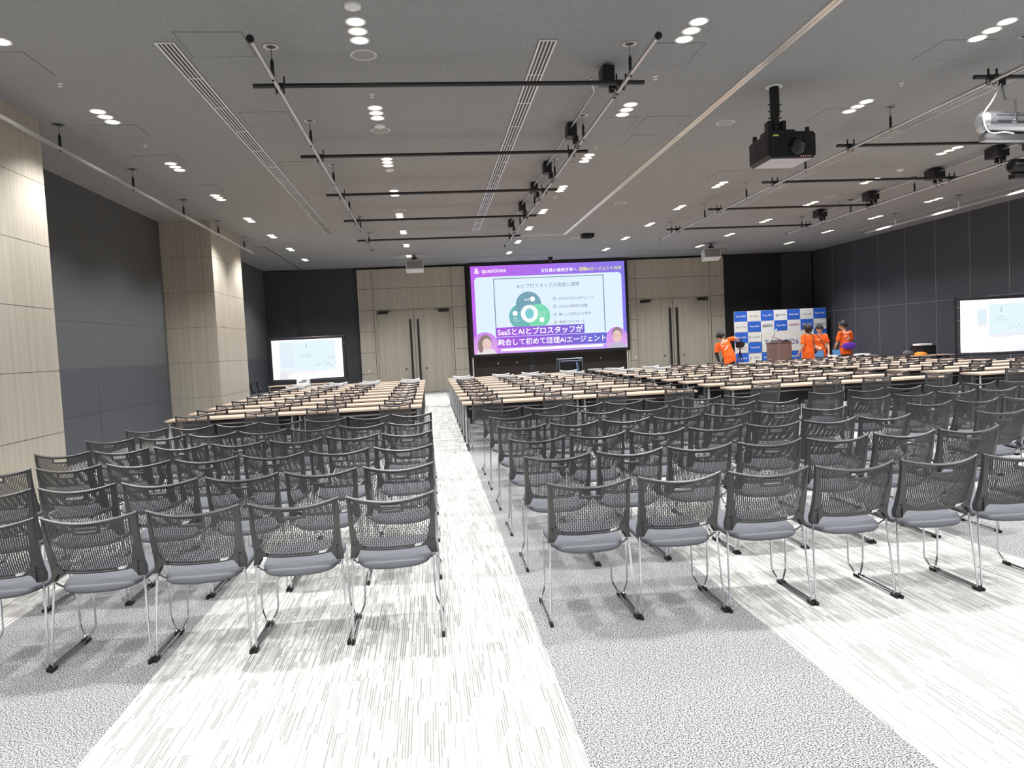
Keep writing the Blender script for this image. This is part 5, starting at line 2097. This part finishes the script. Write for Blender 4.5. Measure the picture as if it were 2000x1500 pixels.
    def strap(a_side, m, hip, rad=0.011):
        """cross-body strap from the shoulder to the opposite hip, front and back"""
        mb = MB()
        s0 = V['shoulder_' + a_side].lerp(V['neck'], 0.45) + up * 0.045
        end = V['pelvis'] + rt * hip
        for sg in (1, -1):
            pts = []
            for k in range(13):
                q_ = k / 12
                p = s0.lerp(end, q_)
                hit = tree.ray_cast(p + fw * sg * 0.6, -fw * sg)
                pts.append((hit[0] + fw * sg * 0.008) if hit[0] is not None else p + fw * sg * 0.03)
            pts = [s0 + up * 0.012] + pts[1:]
            mb.tube(pts, rad, 8)
        return mb.build('bag_strap', m, t)
    if bag == 'waist':
        mb = MB()
        c = V['pelvis'] + up * 0.03 - fw * 0.165
        M = Matrix((rt, fw, up)).transposed().to_4x4()
        M.translation = c
        prof = []
        for x, sy, sz in ((-0.20, 0.02, 0.05), (-0.19, 0.05, 0.085), (-0.1, 0.062, 0.10), (0, 0.066, 0.105), (0.1, 0.062, 0.10), (0.19, 0.05, 0.085), (0.20, 0.02, 0.05)):
            prof.append([tuple(M @ Vector((x, sy * math.copysign(abs(math.cos(2 * PI * k / 16)) ** 0.5, math.cos(2 * PI * k / 16)), sz * math.copysign(abs(math.sin(2 * PI * k / 16)) ** 0.5, math.sin(2 * PI * k / 16))))) for k in range(16)])
        mb.loft(prof)
        o = mb.build('waist_bag', PURPLE, t)
        o['label'] = 'purple bag worn at the small of the back'
        mb = MB()
        mb.tube([V['pelvis'] + up * 0.03 + rt * (0.192 * math.cos(a)) + fw * (0.147 * math.sin(a)) for a in [2 * PI * k / 24 for k in range(25)]], 0.014, 8)
        mb.build('bag_belt', PURPLE, t)
    elif bag:
        strap(bag[0], mat('strap_' + bag[2], bag[3], 0.7), bag[1])
        mb = MB()
        c = V['pelvis'] + rt * bag[1] * 1.25 + up * -0.02
        mb.ellipsoid(c, (0.06, 0.10, 0.085), 16, 12)
        o = mb.build('shoulder_bag', mat('bag_' + bag[2], (40, 40, 46), 0.6), t)
    if black_sleeve:
        mb = MB()
        sh, el, wr = (V[k + '_' + black_sleeve] for k in ('shoulder', 'elbow', 'wrist'))
        e2 = sh.lerp(el, 0.62)
        limb(mb, [e2, el, el.lerp(wr, 0.5), el.lerp(wr, 0.96)], [0.056, 0.050, 0.047, 0.036])
        remeshed(mb, 'arm_sleeve', BLACK_METAL, t, 0.01, 2)
    return t


def stand(h=1.0, **k):
    d = dict(pelvis=(0, 0, 0.93), neck=(0, 0.0, 1.42), head=(0, 0.02, 1.575), shoulder_l=(-0.185, 0, 1.36), shoulder_r=(0.185, 0, 1.36), elbow_l=(-0.24, -0.02, 1.08), elbow_r=(0.24, -0.02, 1.08),
             wrist_l=(-0.25, 0.06, 0.84), wrist_r=(0.25, 0.06, 0.84), hip_l=(-0.09, 0, 0.88), hip_r=(0.09, 0, 0.88), knee_l=(-0.10, 0.02, 0.48), knee_r=(0.10, 0.02, 0.48), ankle_l=(-0.10, -0.02, 0.08), ankle_r=(0.10, -0.02, 0.08))
    d.update(k)
    out = {}
    for q, v in d.items():
        if q in ('look', 'curl') or q.startswith('thumb'):
            out[q] = v
        else:
            out[q] = tuple(c * h for c in v)
    return out


# bending over the video camera, seen from behind
person('person in an orange shirt bending over a video camera at the left', (8.72, 20.95, 0), -0.35,
       stand(0.97, pelvis=(0.10, 0.0, 0.92), neck=(-0.06, 0.10, 1.39), head=(-0.13, 0.17, 1.53), look=(0.5, 0.85, -0.25), shoulder_l=(-0.23, 0.08, 1.26), shoulder_r=(0.12, 0.10, 1.42),
             elbow_l=(-0.26, 0.05, 0.97), wrist_l=(-0.20, 0.16, 0.76), elbow_r=(0.31, 0.17, 1.46), wrist_r=(0.37, 0.25, 1.40), hip_l=(0.01, 0, 0.88), hip_r=(0.19, 0, 0.88)),
       black_sleeve='l')
# back view, in front of the banner
person('person in an orange shirt with a dark shoulder strap, back turned, right of the lectern', (11.10, 20.56, 0), 0.35,
       stand(1.0, look=(0.1, 1, 0.02), wrist_l=(-0.26, 0.12, 0.86)), bag=('r', 0.2, 'dark', (52, 50, 48)), back_print=False, hair_long=0.03)
# facing the camera with glasses
person('person with glasses in an orange shirt facing the camera', (12.18, 21.85, 0), PI - 0.25,
       stand(0.985, look=(0.15, 1, -0.12), elbow_r=(0.26, 0.08, 1.08), wrist_r=(0.12, 0.24, 1.0), elbow_l=(-0.25, 0.02, 1.08), wrist_l=(-0.24, 0.12, 0.82)), glasses=True, bag=('r', -0.19, 'olive', (120, 108, 86)), back_print=False, chest_print=True)
# right, back view with purple waist bag
person('person in an orange staff shirt with a purple waist bag, back turned, at the right', (12.86, 21.55, 0), 0.15,
       stand(1.03, neck=(0.0, 0.03, 1.43), head=(-0.03, 0.08, 1.58), look=(-0.55, 0.8, -0.35), elbow_l=(-0.25, 0.05, 1.08), wrist_l=(-0.24, 0.2, 0.88), elbow_r=(0.25, 0.05, 1.08), wrist_r=(0.2, 0.2, 0.95)), bag='waist')
